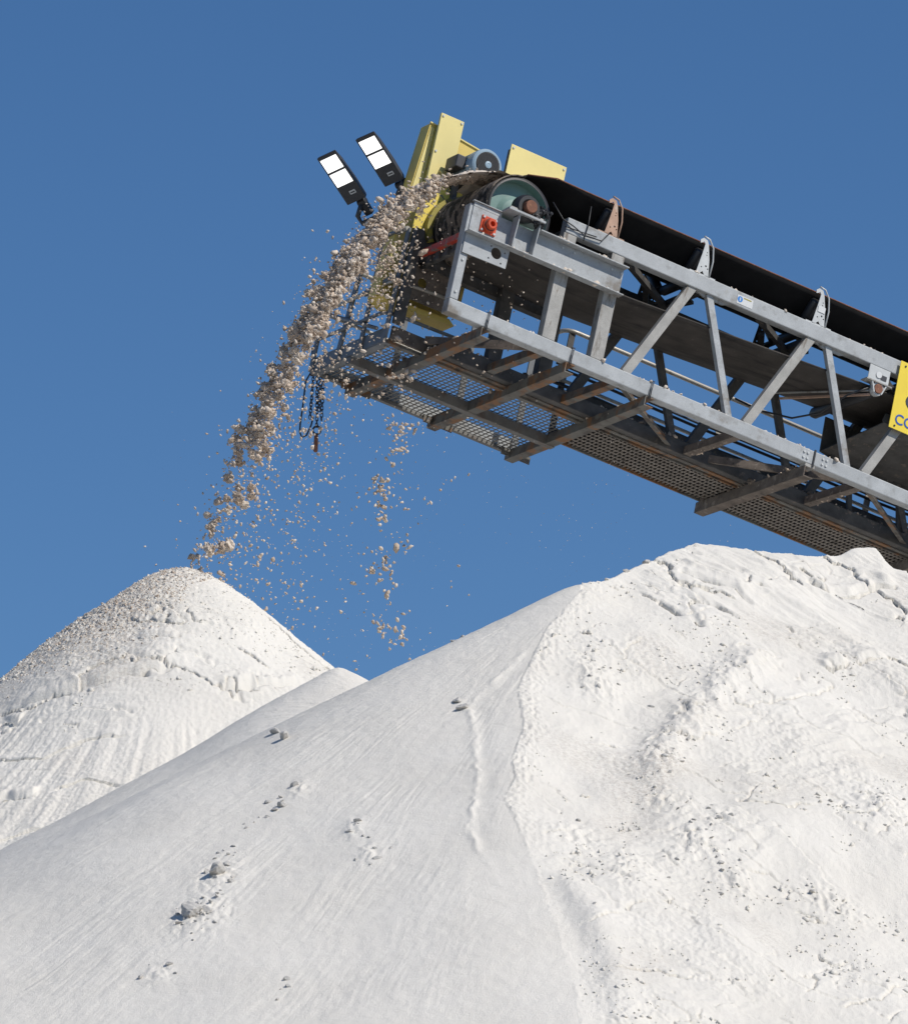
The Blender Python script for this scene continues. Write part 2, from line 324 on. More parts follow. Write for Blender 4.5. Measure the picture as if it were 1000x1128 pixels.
def main_heap(x, y, detail=True):
    z1 = cone1(x, y); z2 = cone2(x, y); zl = smax(z1, z2, .06)
    xe = np.interp(y, EY, EX); ze = np.interp(y, EY, EZ)
    xe = np.where(y > 44.81, .924, xe)
    zr = rplane(x, y)
    d = x - xe
    fix = (np.where(y > 44.81, rplane(xe, y), ze) - rplane(xe, y))
    zr = zr + fix * np.exp(-np.maximum(d, 0) / .9)
    yc = np.interp(x, _c[:, 0], _c[:, 1]); yc = np.where(x > 3.43, 46.88 + .1 * np.sin(x * 1.7), yc)
    far = np.maximum(x - 6, 0); zr = zr + MR * np.maximum(x - 4.2, 0) * .9 - .02 * far * far
    if detail:
        # smooth avalanche face: streaks that run down the fall line, a runnel, a few slips
        dx = APEX[0] - x; dy = APEX[1] - y; r = np.hypot(dx, dy); b = np.arctan2(dy, dx)
        amp = sst(r, .15, .9)
        bw = b + .012 * pn(x * 1.3, y * 1.1, 29); st = .0016 * pn(bw * 46, r * .8, 3) + .0018 * pn(bw * 130, r * 1.6, 4) + .0018 * pn(bw * 270, r * 2.4, 5) + .0022 * fbm(b * 60, r * 5, 3, 26)
        st = st * (.25 + 1.0 * sst(pn(b * 9, r * .9, 9), -.3, .5)) * (1 - .85 * sst(b, 1.15, 1.6))
        lo_ = .035 * fbm(x * .7, y * .5, 2, 21) * amp
        zr = zr + lo_ * np.exp(-np.maximum(d, 0) / .6) * (y <= 44.81)
        zl = zl + amp * st + lo_ + .003 * fbm(x * 9, y * 9, 3, 22)
        zl = zl + mound(x + .02 * pn(x * 9, y * 9, 27), y, TRACK, .012, .024) * (.7 + .9 * pn(x * 6, y * 5, 28) + .4 * pn(x * 25, y * 18, 30)) - mound(x, y, [(p[0] + .07, p[1]) for p in TRACK], .006, .06)
        for i, (cx, cy) in enumerate(LROCK[2:5] + [LROCK[7], LROCK[8], LROCK[10], LROCK[11]]):
            q = np.hypot((x - cx) * 1.6, (y - cy) * .8) / (.22 if i < 3 else .12)
            zl = zl + np.exp(-q * q) * (.004 + .014 * ridged(x * 13, y * 8, 3, 40 + i))
        # dug face: benches, crusts, slabs, clods
        s = .8 * x - .6 * (y - 45); t = .6 * x + .8 * (y - 45)
        up = sst(y + .35 * x, 45.0, 46.2)
        big = .07 * fbm(x * .55, y * .5, 2, 31) + .03 * fbm(x * 1.7, y * 1.3, 2, 32)
        strata = (.017 * ridged(s * .9, t * 4.2, 3, 33, .55) + .010 * ridged(s * 1.8, t * 10, 2, 37)) * up * sst(pn(s * .8, t * 1.1, 38), -.5, .35)
        s2 = .75 * x + .66 * (y - 45); t2 = -.66 * x + .75 * (y - 45)
        strata2 = .011 * ridged(s2 * 2.2, t2 * 6, 3, 43) * (1 - up) * sst(pn(s2 * .9, t2 * .9, 44), -.15, .5)
        cm = sst(pn(x * 1.1 + 3, y * .9, 51) + .3 * pn(x * 4, y * 4, 52), .02, .45)
        clod = cm * (.005 * np.maximum(ridged(x * 9, y * 7, 3, 53, .7), -.2) + .005 * ridged(x * 19, y * 14, 2, 57))
        fine = .0035 * fbm(x * 14, y * 10, 3, 61) + .002 * fbm(x * 40, y * 30, 2, 66)
        near = sst(d, 0, .25)
        ze_ = big * sst(d, 0, .5) + (strata + strata2 + clod) * (.12 + .88 * near) + fine
        fm = sst(d, .1, .3) * (y < yc)
        ze_ = ze_ + fractures(s, t, x, y, 601, .034, .028, -.22, mask=fm * (.3 + .7 * up)) + fractures(s2, t2, x, y, 621, .022, .016, .10, mask=fm * (1 - .6 * up))
        # ragged crust along the edge of the dug face
        ze_ = ze_ + np.exp(-((d - .06) / .10) ** 2) * (.002 + .011 * ridged(x * 19, y * 14, 3, 71, .65)) * sst(y, 40, 41.5)
        ze_ = ze_ + mound(x, y, SPUR, .05, .15) * (1 + .5 * ridged(x * 6, y * 4, 3, 73))
        ze_ = ze_ - mound(x, y, [(p[0] - .42, p[1] - .1) for p in SPUR], .012, .28)
        ze_ = ze_ - mound(x, y, GULLY, .025, .22) + mound(x, y, [(p[0] + .2, p[1]) for p in RIB], .035, .12) * sst(d, .0, .2)
        for i, (P, dp, w, stp) in enumerate(((CRACK_R, .08, .026, .02), (CRACK_R2, .10, .03, .08), (CRACK_R3, .08, .028, .06), (CRACK_R4, .05, .024, .015),
                                           (CRACK_R6, .05, .024, .015))):
            ze_ = ze_ + groove(x, y, P, dp, w, stp, .22, 80 + i)
        for i, (cx, cy) in enumerate(CLUST):
            q = np.hypot((x - cx) * 1.2, (y - cy) * .8) / .17
            ze_ = ze_ + np.exp(-q * q) * (.003 + .018 * ridged(x * 11, y * 8, 3, 100 + i, .6))
        top = np.exp(-((x - 3.12) / .17) ** 4) * np.exp(-((y - 47.0) / .5) ** 2) * .05
        zr = zr + ze_ * (1 - .5 * sst(y, yc - .25, yc)) + top
    zc = zr - (KR + .62) * np.maximum(y - yc, 0)
    R = (x > xe) & ((y <= 44.81) | (x > .924))
    z = np.where(R, np.where(y > 44.81, np.maximum(zc, z1 - .02), zc), zl)
    return z

LPX, LPY, LPZ = -2.25, 51.3, 13.235
def left_heap(x, y, detail=True):
    dx = LPX - x; dy = LPY - y; r = np.hypot(dx, dy)
    k = .83 + .05 * sst(x - LPX, -.2, .5)
    z = LPZ - k * (np.sqrt(np.minimum(r, 2.8) ** 2 + .1024) - .32) - .66 * np.maximum(r - 2.8, 0)
    if detail:
        b = np.arctan2(dy, dx)
        low = sst(r, 2.1, 2.7)
        z = z + low * (.011 * pn(b * 24, r * .4, 5) + .008 * pn(b * 52, r * .6, 6) + .003 * pn(b * 120, r, 7))
        rough = (1 - .8 * low)
        z = z + rough * (.03 * fbm(x * 1.1, y * 1.0, 2, 131) + .014 * ridged(x * 1.6, (y * .9 + z * 1.2) * 4, 3, 132) * sst(pn(x * 1.2, y * 1.4, 134), -.4, .3))
        g = sst(-(x - LPX) * .6 - r * .1 + .25, -.1, .55) * (1 - sst(r, .9, 2.0)) + .35 * (1 - sst(r, .2, .7))
        z = z + (.003 + .010 * g) * ridged(x * 17, y * 12, 3, 136, .65) + .004 * fbm(x * 30, y * 22, 2, 138)
        cm = sst(pn(x * 2.1, y * 1.8, 141), .12, .5) * rough
        z = z + cm * .008 * np.maximum(ridged(x * 10, y * 7, 3, 142, .6), -.2)
        for i, (P, dp, w, stp) in enumerate(((LP_CRACK, .16, .036, .045), (LP_CRACK2, .14, .032, .03), (LP_CRACK3, .08, .026, .015), (LP_CRACK4, .12, .03, .04), (LP_CRACK5, .12, .03, .04))):
            z = z + groove(x, y, P, dp, w, stp, .3, 150 + i, 1.8)
        z = z + fractures(x * .9, y * .9 + .25 * x, x, y, 641, .034, .024, -.25, mask=rough * sst(r, .5, .9))
        for i, yy in enumerate((48.7, 48.0, 47.3, 46.6)):
            P = [(-3.9 + .35 * j, yy + .1 * math.sin(j * 2.3 + i)) for j in range(5)]
            z = z + .5 * groove(x, y, P, .05, .02, .045, .2, 170 + i)
    return z
def left_dirt(x, y):
    r = np.hypot(LPX - x, LPY - y)
    return np.clip(sst(-(x - LPX) * .55 - r * .12 + .3, 0, .5) * (1 - sst(r, 1.0, 2.2)) + .55 * (1 - sst(r, .1, .55)) + .25 * sst(pn(x * 1.5, y * 1.2, 191), .2, .6), 0, 1)
def main_dirt_and_spur_tone(x, y):
    xe = np.interp(y, EY, EX); R = (x > xe)
    d = .30 * sst(pn(x * 1.3, y * 1.1, 195), .15, .6) * R
    ds, _, _ = polydist(x, y, SPUR); d = d + .22 * np.exp(-((ds - .05) / .14) ** 2) * (y < 43.5)  # darker band along the lower half of the spur
    return np.clip(d, 0, 1)

def grid_heap(name, fn, dirt, xs, ys, mat_):
    X, Y = np.meshgrid(xs, ys); OVH['a'] = np.zeros(X.shape); Z = fn(X, Y); OV_ = OVH['a']; OVH['a'] = None
    nx, ny = len(xs), len(ys)
    me = bpy.data.meshes.new(name)
    co = np.stack([X, Y - np.clip(OV_, 0, .09), Z], -1).reshape(-1, 3).astype(np.float32)
    i = np.arange(nx * ny).reshape(ny, nx)
    q = np.stack([i[:-1, :-1], i[:-1, 1:], i[1:, 1:], i[1:, :-1]], -1).reshape(-1, 4)
    keep = (co[q, 2].max(1) > -.6); q = q[keep]
    me.vertices.add(len(co)); me.vertices.foreach_set('co', co.ravel())
    me.loops.add(q.size); me.loops.foreach_set('vertex_index', q.ravel().astype(np.int32))
    me.polygons.add(len(q)); me.polygons.foreach_set('loop_start', (np.arange(len(q)) * 4).astype(np.int32))
    me.update(calc_edges=True)
    a = me.attributes.new('dirt', 'FLOAT', 'POINT'); a.data.foreach_set('value', dirt(X, Y).ravel().astype(np.float32))
    me.polygons.foreach_set('use_smooth', np.ones(len(q), bool))
    me.materials.append(mat_); me.validate()
    return link(name, me)
def axis(a0, a1, n, lo, hi, g=1.25):
    v = list(np.linspace(a0, a1, n)); st = (a1 - a0) / (n - 1)
    L = [v[0]]; s = st
    while L[-1] > lo: s *= g; L.append(L[-1] - min(s, 1.2))
    H = [v[-1]]; s = st
    while H[-1] < hi: s *= g; H.append(H[-1] + min(s, 1.2))
    return np.array(L[:0:-1] + v + H[1:])
ground = MB(); n = 96
ground.add([(0, 0, 0)] + [(4000 * math.cos(2 * math.pi * k / n), 4000 * math.sin(2 * math.pi * k / n), 0) for k in range(n)], [(0, k + 1, (k + 1) % n + 1) for k in range(n)])
tag(ground.build('ground', M['ground']), kind='structure')
hp = grid_heap('salt_heap', main_heap, main_dirt_and_spur_tone, axis(-3.95, 3.75, 820, -26, 26), axis(37.2, 47.4, 840, 20, 72), M['salt'])
tag(hp, 'large white salt heap filling the foreground, smooth left flank and rough dug right face', 'salt heap')
hp2 = grid_heap('salt_heap', left_heap, left_dirt, axis(-4.4, -.7, 400, -24, 20), axis(46.3, 51.9, 520, 28, 74), M['salt'])
tag(hp2, 'rounded white salt cone behind at left, under the falling stream of salt', 'salt heap')

# ------------------------------------------------------------------ conveyor frame: u down the belt, v across (away from camera), w out of the belt
ca, sa = math.cos(math.radians(30.5)), math.sin(math.radians(30.5)); cf, sf = math.cos(math.radians(13.5)), math.sin(math.radians(13.5))
EU = Vector((cf * ca, cf * sa, -sf)); EV = Vector((-sa, ca, 0)); EW = Vector((sf * ca, sf * sa, cf))
_F = Vector((0, math.cos(PITCH), math.sin(PITCH))); _U = Vector((0, -math.sin(PITCH), math.cos(PITCH)))
ORG = Vector(CAMP) + 53.85 * (_F + Vector((1, 0, 0)) * (-8 / FPX) + _U * (221.6 / FPX))
ROT = Matrix((EU, EV, EW)).transposed()
def W(u, v, w): return ORG + EU * u + EV * v + EW * w

conv = empty('belt_conveyor', ORG, ROT)
tag(conv, 'inclined galvanised truss conveyor discharging salt from its yellow guarded head', 'conveyor')
LEN = 12.0
# chords
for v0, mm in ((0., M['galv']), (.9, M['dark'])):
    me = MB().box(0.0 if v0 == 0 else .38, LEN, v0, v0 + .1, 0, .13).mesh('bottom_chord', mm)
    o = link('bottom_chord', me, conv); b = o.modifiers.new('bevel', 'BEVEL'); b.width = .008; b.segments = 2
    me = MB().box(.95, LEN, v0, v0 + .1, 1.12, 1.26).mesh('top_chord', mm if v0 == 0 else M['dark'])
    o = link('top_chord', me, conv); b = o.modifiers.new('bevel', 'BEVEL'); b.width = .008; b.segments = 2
# tan flange strip under the far chord
MB().box(.42, LEN, .985, 1.035, -.012, -.002).build('chord_flange', M['beam'], conv)
# head posts, posts, stubs
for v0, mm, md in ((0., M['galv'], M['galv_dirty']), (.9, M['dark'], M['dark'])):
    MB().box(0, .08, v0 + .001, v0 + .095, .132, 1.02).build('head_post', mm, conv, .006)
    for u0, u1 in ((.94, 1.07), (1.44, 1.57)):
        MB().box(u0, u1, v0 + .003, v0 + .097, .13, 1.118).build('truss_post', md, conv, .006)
# diagonals
th = MB().bar((1.815, .05, .125), (2.29, .05, 1.125), .085, .07, (0, 1, 0)).mesh('diagonal_brace', M['galv_dirty'])
tn = MB().bar((2.905, .05, .125), (2.475, .05, 1.125), .062, .05, (0, 1, 0)).mesh('diagonal_brace', M['galv'])
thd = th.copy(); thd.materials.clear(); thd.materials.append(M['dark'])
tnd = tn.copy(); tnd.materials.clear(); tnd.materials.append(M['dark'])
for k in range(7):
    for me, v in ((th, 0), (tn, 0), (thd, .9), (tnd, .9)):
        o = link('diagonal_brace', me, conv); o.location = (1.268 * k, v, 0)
# gusset plates at top joints
for k in range(6):
    MB().prism([(2.33 + 1.26 * k, 1.122), (2.72 + 1.26 * k, 1.122), (2.62 + 1.26 * k, 1.085), (2.42 + 1.26 * k, 1.085)], .035, .05).build('joint_plate', M['galv_dirty'], conv)
bolt_me = MB().lathe((0, 0, 0), (0, -1, 0), [(0, .011), (.009, .011), (.009, 0)], 6).mesh('bolt', M['steel_light'])
for u, w_ in [(1.01 + .06 * i, .78 + .18 * j) for i in (-1, 1) for j in (0, 1)] + [(1.51 + .05 * i, .78 + .18 * j) for i in (-1, 1) for j in (0, 1)] + [(.04, .2), (.04, .5), (.04, .62)] + [(x + d, w__) for x in (3.70, 3.90) for d in (0, .04) for w__ in (.04, .09)]:
    o = link('bolt', bolt_me, conv); o.location = (u, -.0105 if w_ > .7 and u > .5 else -.001, w_)
# horizontal bracing under the belt
for u in (.98, 1.75, 3.05, 4.35, 5.65, 6.95):
    MB().angle((u, .1, .012), (u - .03, .9, .012), .075, .008, (1, 0, 0), (0, 0, 1)).build('cross_member', M['beam'] if u < 2 else M['mud'], conv)
for i, (a_, b_) in enumerate((((.30, .9), (.95, .1)), ((1.78, .1), (2.82, .9)), ((3.28, .9), (4.3, .1)), ((4.40, .1), (5.38, .9)), ((5.7, .1), (6.7, .9)))):
    MB().angle((a_[0], a_[1], .03), (b_[0], b_[1], .03), .07, .008, (.8, -.2, 0), (0, 0, 1)).build('horizontal_brace', M['mud'] if i in (2, 0) else M['beam'], conv)
for u in (1.0, 2.4, 3.6, 4.85, 6.1, 7.3):          # cross ties between the top chords
    MB().box(u, u + .06, .1, .9, 1.14, 1.2).build('cross_tie', M['dark'], conv)
for u in (1.6, 3.0, 4.25):
    MB().bar((u + .05, .12, 1.15), (u + 1.1, .88, 1.15), .05, .05, (0, 0, 1)).build('horizontal_brace', M['dark'], conv)
# support legs far down the belt, out of the photograph
for v in (.05, .95):
    p = W(10.5, v, 0); l = MB().box(-.12, .12, -.12, .12, -p.z, -.03).build('support_leg', M['galv'], None)
    l.parent = conv; l.matrix_parent_inverse = Matrix(); l.matrix_local = (Matrix.Translation(ORG) @ ROT.to_4x4()).inverted() @ Matrix.Translation(p)

# ---- head side beam with shelf, gussets, bearing plate
def head_side(v, sgn, md):
    def B(a0, a1, d0, d1, c0, c1, name, m, bev=.003):
        e0, e1 = sorted((v + sgn * d0, v + sgn * d1)); return MB().box(a0, a1, e0, e1, c0, c1).build(name, m, conv, bev)
    B(.03, 1.58, .002, .010, .752, 1.0, 'side_beam', md)
    B(.655, 1.585, -.002, .088, 1.0, 1.012, 'beam_flange', md)
    B(.0, 1.585, -.002, .088, .742, .752, 'beam_flange', md)
    B(.03, .31, .002, .012, 1.0, 1.04, 'end_plate', md)
    B(.30, .67, -.08, .15, 1.045, 1.065, 'bearing_shelf', md)
    B(.012, .30, -.002, .03, 1.04, 1.048, 'edge_strip', md)
    for u in (.425, .635):
        pts = [(.01, .755), (.088, .755), (.12, 1.045), (.01, 1.045)]
        m = MB(); m.add([(u, v + sgn * d, c) for d, c in pts] + [(u + .01, v + sgn * d, c) for d, c in pts], [(0, 1, 2, 3), (7, 6, 5, 4), (0, 4, 5, 1), (1, 5, 6, 2), (2, 6, 7, 3), (3, 7, 4, 0)])
        m.build('gusset', md, conv)
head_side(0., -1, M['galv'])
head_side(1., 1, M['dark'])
pl = holed_plate([(.012, .557), (.45, .567), (.455, .74), (.012, .74)], [circ(.335, .668, .052), circ(.275, .735 - .02, .009, 8), circ(.415, .70, .009, 8), circ(.27, .60, .009, 8), circ(.395, .595, .009, 8)], -.016, -.004)
pl.materials.append(M['galv']); link('hole_plate', pl, conv)
# orange flanged bearing of the belt tensioner
ob = MB().prism([(.125, .80), (.285, .80), (.285, .955), (.125, .955)], -.022, -.009).build('flange_bearing', M['orange'], conv, .006)
MB().lathe((.205, -.022, .877), (0, -1, 0), [(0, .066), (.02, .062), (.03, .048), (.062, .046), (.068, .040), (.068, .024), (.03, .022), (.03, 0)], 24).build('bearing_boss', M['orange'], ob)
MB().lathe((.205, -.04, .877), (0, -1, 0), [(0, .055), (.012, .055), (.012, .049), (.0, .049)], 24).build('bearing_seal', M['black'], ob)
for du in (-.062, .062):
    for dw in (-.06, .06):
        MB().lathe((.205 + du, -.022, .877 + dw), (0, -1, 0), [(0, .011), (.012, .011), (.012, 0)], 6).build('bolt', M['steel_light'], ob)

# ---- head pulley
PC = (.5, 0, 1.14); PR = .315
pulley = MB().lathe((.5, .06, 1.14), (0, 1, 0), [(.0, PR - .028), (.0, PR), (.88, PR), (.88, PR - .028)], 64)
pu = pulley.build('head_pulley', M['black'], conv)
for p in pu.data.polygons: p.use_smooth = True
MB().lathe((.5, .06, 1.14), (0, 1, 0), [(0., PR - .027), (.09, PR - .03), (.10, PR - .032), (.10, .17), (.07, .13), (.05, .085), (.05, 0)], 64).build('end_disc', M['teal'], pu)
MB().lathe((.5, .94, 1.14), (0, -1, 0), [(0., PR - .027), (.09, PR - .03), (.10, .17), (.05, .085), (.05, 0)], 48).build('end_disc', M['teal'], pu)
MB().lathe((.5, -.16, 1.14), (0, 1, 0), [(0, 0), (0, .052), (.006, .057), (1.36, .057), (1.36, 0)], 28).build('shaft', M['rust'], pu)
for v in (-.105, .985):
    bh = MB(); bh.lathe((.5, v, 1.14), (0, 1, 0), [(0, .062), (-.01, .075), (-.01, .105), (.03, .125), (.09, .125), (.12, .10), (.12, .06)], 28)
    h = bh.build('bearing_housing', M['black'], pu)
    MB().box(.33, .67, v + .0, v + .1, 1.066, 1.10).build('housing_foot', M['galv_dirty'], h, .01)
# mud and grease hanging off the near bearing
def blob(c, rad, seed, sub=3, rough=.35, f=4.):
    bm = bmesh.new(); bmesh.ops.create_icosphere(bm, subdivisions=sub, radius=1)
    for vt in bm.verts:
        p = vt.co.copy(); q = 1 + rough * float(pn(p.x * f + seed, p.y * f + p.z * 2.3 * f, seed))
        vt.co = Vector((p.x * rad[0] * q, p.y * rad[1] * q, p.z * rad[2] * q)) + Vector(c)
    me = bpy.data.meshes.new('blob'); bm.to_mesh(me); bm.free(); return me
def joined(name, meshes, m, parent=None, smooth=False):
    bm = bmesh.new()
    for me in meshes: bm.from_mesh(me)
    me = bpy.data.meshes.new(name); bm.to_mesh(me); bm.free(); me.materials.append(m)
    if smooth: me.polygons.foreach_set('use_smooth', np.ones(len(me.polygons), bool))
    return link(name, me, parent)
o = joined('grease_clump', [blob((.60 + random.uniform(-.03, .12), -.09 + random.uniform(-.03, .05), 1.06 + random.uniform(-.03, .13)), [random.uniform(.012, .035)] * 3, i, 2, .9, 3) for i in range(30)], M['black'], conv)
o['kind'] = 'stuff'

# ---- belt: troughed carrying run, wrap round the pulley, return run
def belt_section(u):
    k = float(sst(np.array(u), .45, 1.3))
    fl = [(.05, 1.468), (.33, 1.468), (.67, 1.468), (.95, 1.468)]
    tr = [(.075, 1.575), (.335, 1.335), (.665, 1.335), (.925, 1.575)]
    pts = []
    for (a, b), (c, d) in zip(fl, tr):
        e = (b * (1 - k) + d * k) if a not in (.05, .95) else (b + (d - b) * float(np.clip((u - .42) / .38, 0, 1)))
        pts.append((a * (1 - k) + c * k, e))
    return pts
def returnw(u): return float(np.interp(u, [.5, .9, 1.6, 2.8, 4.25, 5.5, 8, LEN], [.81, .795, .785, .845, .925, .93, .93, .93]))
def lerp_sec(p, n=16):
    out = []
    p = np.array(p); L = np.concatenate([[0], np.cumsum(np.hypot(*np.diff(p, axis=0).T))])
    for t in np.linspace(0, L[-1], n): out.append((np.interp(t, L, p[:, 0]), np.interp(t, L, p[:, 1])))
    o2 = list(out)
    for _ in range(2):
        o2 = [o2[0]] + [((o2[i - 1][0] + 2 * o2[i][0] + o2[i + 1][0]) / 4, (o2[i - 1][1] + 2 * o2[i][1] + o2[i + 1][1]) / 4) for i in range(1, n - 1)] + [o2[-1]]
    return o2
rows = []; NS = 18
us = list(np.linspace(LEN, 1.7, 30)) + list(np.linspace(1.6, .5, 14))
for u in us: rows.append([(u, v, w) for v, w in lerp_sec(belt_section(u), NS)])
for t in np.linspace(0, math.pi, 25)[1:]:
    rr = PR + .013
    rows.append([(.5 - rr * math.sin(t), .05 + .9 * j / (NS - 1), 1.14 + rr * math.cos(t)) for j in range(NS)])
nc = len(rows)
for u in np.linspace(.6, LEN, 50): rows.append([(u, .06 + .88 * j / (NS - 1), returnw(u) + .02 - .055 * (1 - 4 * (j / (NS - 1) - .5) ** 2) * float(sst(np.array(u), .6, 1.5))) for j in range(NS)])
b = MB(); b.add([p for r_ in rows for p in r_], [])
for i in range(len(rows) - 1):
    b.cur = 0 if i < nc - 25 else (2 if i < nc - 3 else 1)
    for j in range(NS - 1):
        b.f.append((i * NS + j, i * NS + j + 1, (i + 1) * NS + j + 1, (i + 1) * NS + j)); b.sm.append(True); b.mi.append(b.cur)
bo = b.build('belt', [M['rubber'], M['rubber_under'], M['rubber_mud']], conv)
MB().tube([belt_section(u)[0][0:1] + (.0,) for u in ()] or [(u, belt_section(u)[0][0] - .002, belt_section(u)[0][1] + .006) for u in np.linspace(.5, LEN, 40)], .006, 6).build('sunlit_belt_edge', M['rust'], bo)  # added strip whose brown paints the sunlight along the belt edge
sm_ = bo.modifiers.new('thickness', 'SOLIDIFY'); sm_.thickness = .012; sm_.offset = 0

# ---- idlers
def idler(u, near_mat):
    root = MB().box(u - .03, u + .03, .03, .97, 1.262, 1.285).build('idler_frame', M['dark'], conv)
    out = [(u - .075, 1.262), (u - .045, 1.262), (u - .012, 1.30), (u + .022, 1.262), (u + .058, 1.262), (u + .035, 1.42), (u + .0, 1.55), (u - .02, 1.59), (u - .062, 1.60), (u - .09, 1.575), (u - .085, 1.545), (u - .065, 1.555), (u - .05, 1.57), (u - .035, 1.55), (u - .045, 1.46)]
    hl = [circ(u + .012, 1.355, .009, 10), circ(u - .03, 1.335, .007, 8), circ(u + .035, 1.335, .007, 8), circ(u + .0, 1.455, .006, 8), circ(u + .0, 1.48, .006, 8)]
    for v0, v1, mm in ((.012, .02, near_mat), (.98, .988, M['dark'])):
        me = holed_plate(out, hl, v0, v1); me.materials.append(mm); sb_ = link('side_bracket', me, root)
        if mm is M['bracket_rust']: sb_['label'] = 'rust-brown side bracket of the idler nearest the head'
    for v0, v1, mm in ((.012, .07, near_mat), (.93, .988, M['dark'])):
        MB().tube([(u + .066, v0, 1.262), (u + .072, v0, 1.42), (u + .05, v0, 1.54), (u + .0, v0, 1.605), (u - .06, v0, 1.615)], .008, 6).build('bracket_lip', mm, root)
        MB().box(u - .14, u + .13, v0, v1 + .02, 1.262, 1.272).build('foot_plate', mm, root)
    for a_, b_ in (((u - .03, .085, 1.515), (u - .03, .315, 1.27)), ((u, .34, 1.272), (u, .66, 1.272)), ((u - .03, .915, 1.515), (u - .03, .685, 1.27))):
        MB().tube([a_, tuple(a_[i] + (b_[i] - a_[i]) * .04 for i in range(3)), tuple(a_[i] + (b_[i] - a_[i]) * .96 for i in range(3)), b_], [.034, .046, .046, .034], 20).build('roller', M['black'], root)
    for v in (.33, .67):
        MB().prism([(u - .03, 1.285), (u + .03, 1.285), (u + .015, 1.31), (u - .015, 1.31)], v - .004, v + .004).build('centre_bracket', M['dark'], root)
    # splayed legs below the belt
    for a_, b_ in (((u + .02, .93, 1.15), (u + .25, .55, 1.24)), ((u + .02, .93, 1.15), (u - .22, .6, 1.24)), ((u - .02, .93, 1.12), (u - .45, .93, 1.16))):
        MB().bar(a_, b_, .05, .03, (0, 0, 1)).build('frame_strut', M['dark'], root)
for u, mm in ((1.40, M['bracket_rust']), (2.36, M['steel_light']), (3.60, M['steel_light']), (4.86, M['steel_light']), (6.1, M['steel_light']), (7.3, M['steel_light'])): idler(u, mm)
o = MB().box(3.56, 3.635, .006, .011, 1.385, 1.44).build('bracket_label', M['white'], conv)

# return roller with hanger brackets
rr = MB().tube([(4.27, .02, .885), (4.27, .05, .885), (4.27, .93, .885), (4.27, .98, .885)], [.03, .052, .052, .03], 20).build('return_roller', M['black'], conv)
MB().box(4.185, 4.405, -.004, .004, .965, 1.118).build('hanger_plate', M['steel_light'], rr, .003)
MB().box(4.15, 4.42, -.05, .05, .955, .966).build('hanger_plate', M['galv_dirty'], rr)
MB().lathe((4.29, -.05, .905), (0, 1, 0), [(0, 0), (0, .042), (.1, .042)], 20).build('roller_shaft', M['rust'], rr)
MB().lathe((4.29, -.035, .905), (0, 1, 0), [(0, .045), (0, .062), (.05, .062), (.05, .045)], 20).build('shaft_collar', M['steel_light'], rr)
for du, a_ in ((-.075, .02), (.075, -.02)):
    MB().bar((4.29 + du, -.03, .957), (4.29 + du * .5, -.03, .862), .012, .03, (0, 1, 0)).build('collar_strap', M['steel_light'], rr)
MB().lathe((4.29, -.012, 1.045), (0, 1, 0), [(0, 0), (0, .03), (.006, .03)], 16).build('maker_badge', M['white'], rr)
MB().box(4.315, 4.375, -.008, -.004, 1.01, 1.055).build('maker_badge', M['lampcase'], rr)
MB().bar((4.22, -.0, .87), (3.72, .75, .83), .012, .012, (0, 0, 1)).build('scraper_rod', M['galv_dirty'], rr)
MB().bar((4.24, -.0, .84), (3.78, .75, .80), .018, .018, (0, 0, 1)).build('scraper_rod', M['bracket_rust'], rr)
# under-belt tray below the return run
tr = MB().prism([(4.40, .905), (4.41, .57), (4.72, .52), (5.3, .52), (8, .6), (8, .9)], .95, .962).build('drip_tray', M['dark'], conv)
MB().prism([(4.50, .78), (4.48, .70), (5.2, .66), (8, .66), (8, .8)], .1, .112).build('tray_side', M['dark'], tr)
m = MB(); m.add([(4.5, .10, .70), (4.41, .95, .575), (8, .95, .6), (8, .10, .68)], [(0, 1, 2, 3)]); o = m.build('tray_floor', M['dark'], tr)
s_ = o.modifiers.new('thickness', 'SOLIDIFY'); s_.thickness = .01
for u in (4.75, 5.3): MB().bar((u, .96, .52), (u + .08, .96, .14), .05, .03, (0, 1, 0)).build('tray_strut', M['dark'], tr)

# ---- scraper, chute plates at the head
sc = MB().box(.08, .125, .12, .92, .775, .835).build('scraper_blade', M['red'], conv)
MB().tube([(.17, .02, .74), (.17, 1.0, .74)], .03, 10).build('scraper_shaft', M['dark'], sc)
for i in range(5): MB().box(.12, .15, .18 + .15 * i, .24 + .15 * i, .70, .80).build('scraper_arm', M['dark'], sc)
pl = holed_plate([(.03, .42), (.60, .42), (.60, .98), (.25, 1.02), (.03, .95)], [circ(.22, .60, .045, 16)], 1.02, 1.03); pl.materials.append(M['mud']); link('chute_plate', pl, conv)
MB().prism([(.02, 1.05), (.02, 1.30), (.08, 1.42), (.18, 1.52), (.50, 1.56), (.50, 1.20), (.30, 1.10), (.20, 1.0)], 1.035, 1.05).build('chute_side_plate', M['yellow_mud'], conv)
arc = [(.48 - .36 * math.cos(t), 1.13 + .36 * math.sin(t)) for t in np.linspace(-.5, 1.35, 14)]; arc2 = [(.48 - .27 * math.cos(t), 1.13 + .27 * math.sin(t)) for t in np.linspace(-.5, 1.35, 14)]
MB().prism(arc + arc2[::-1], .965, 1.03).build('chute_rim', M['olive'], conv)

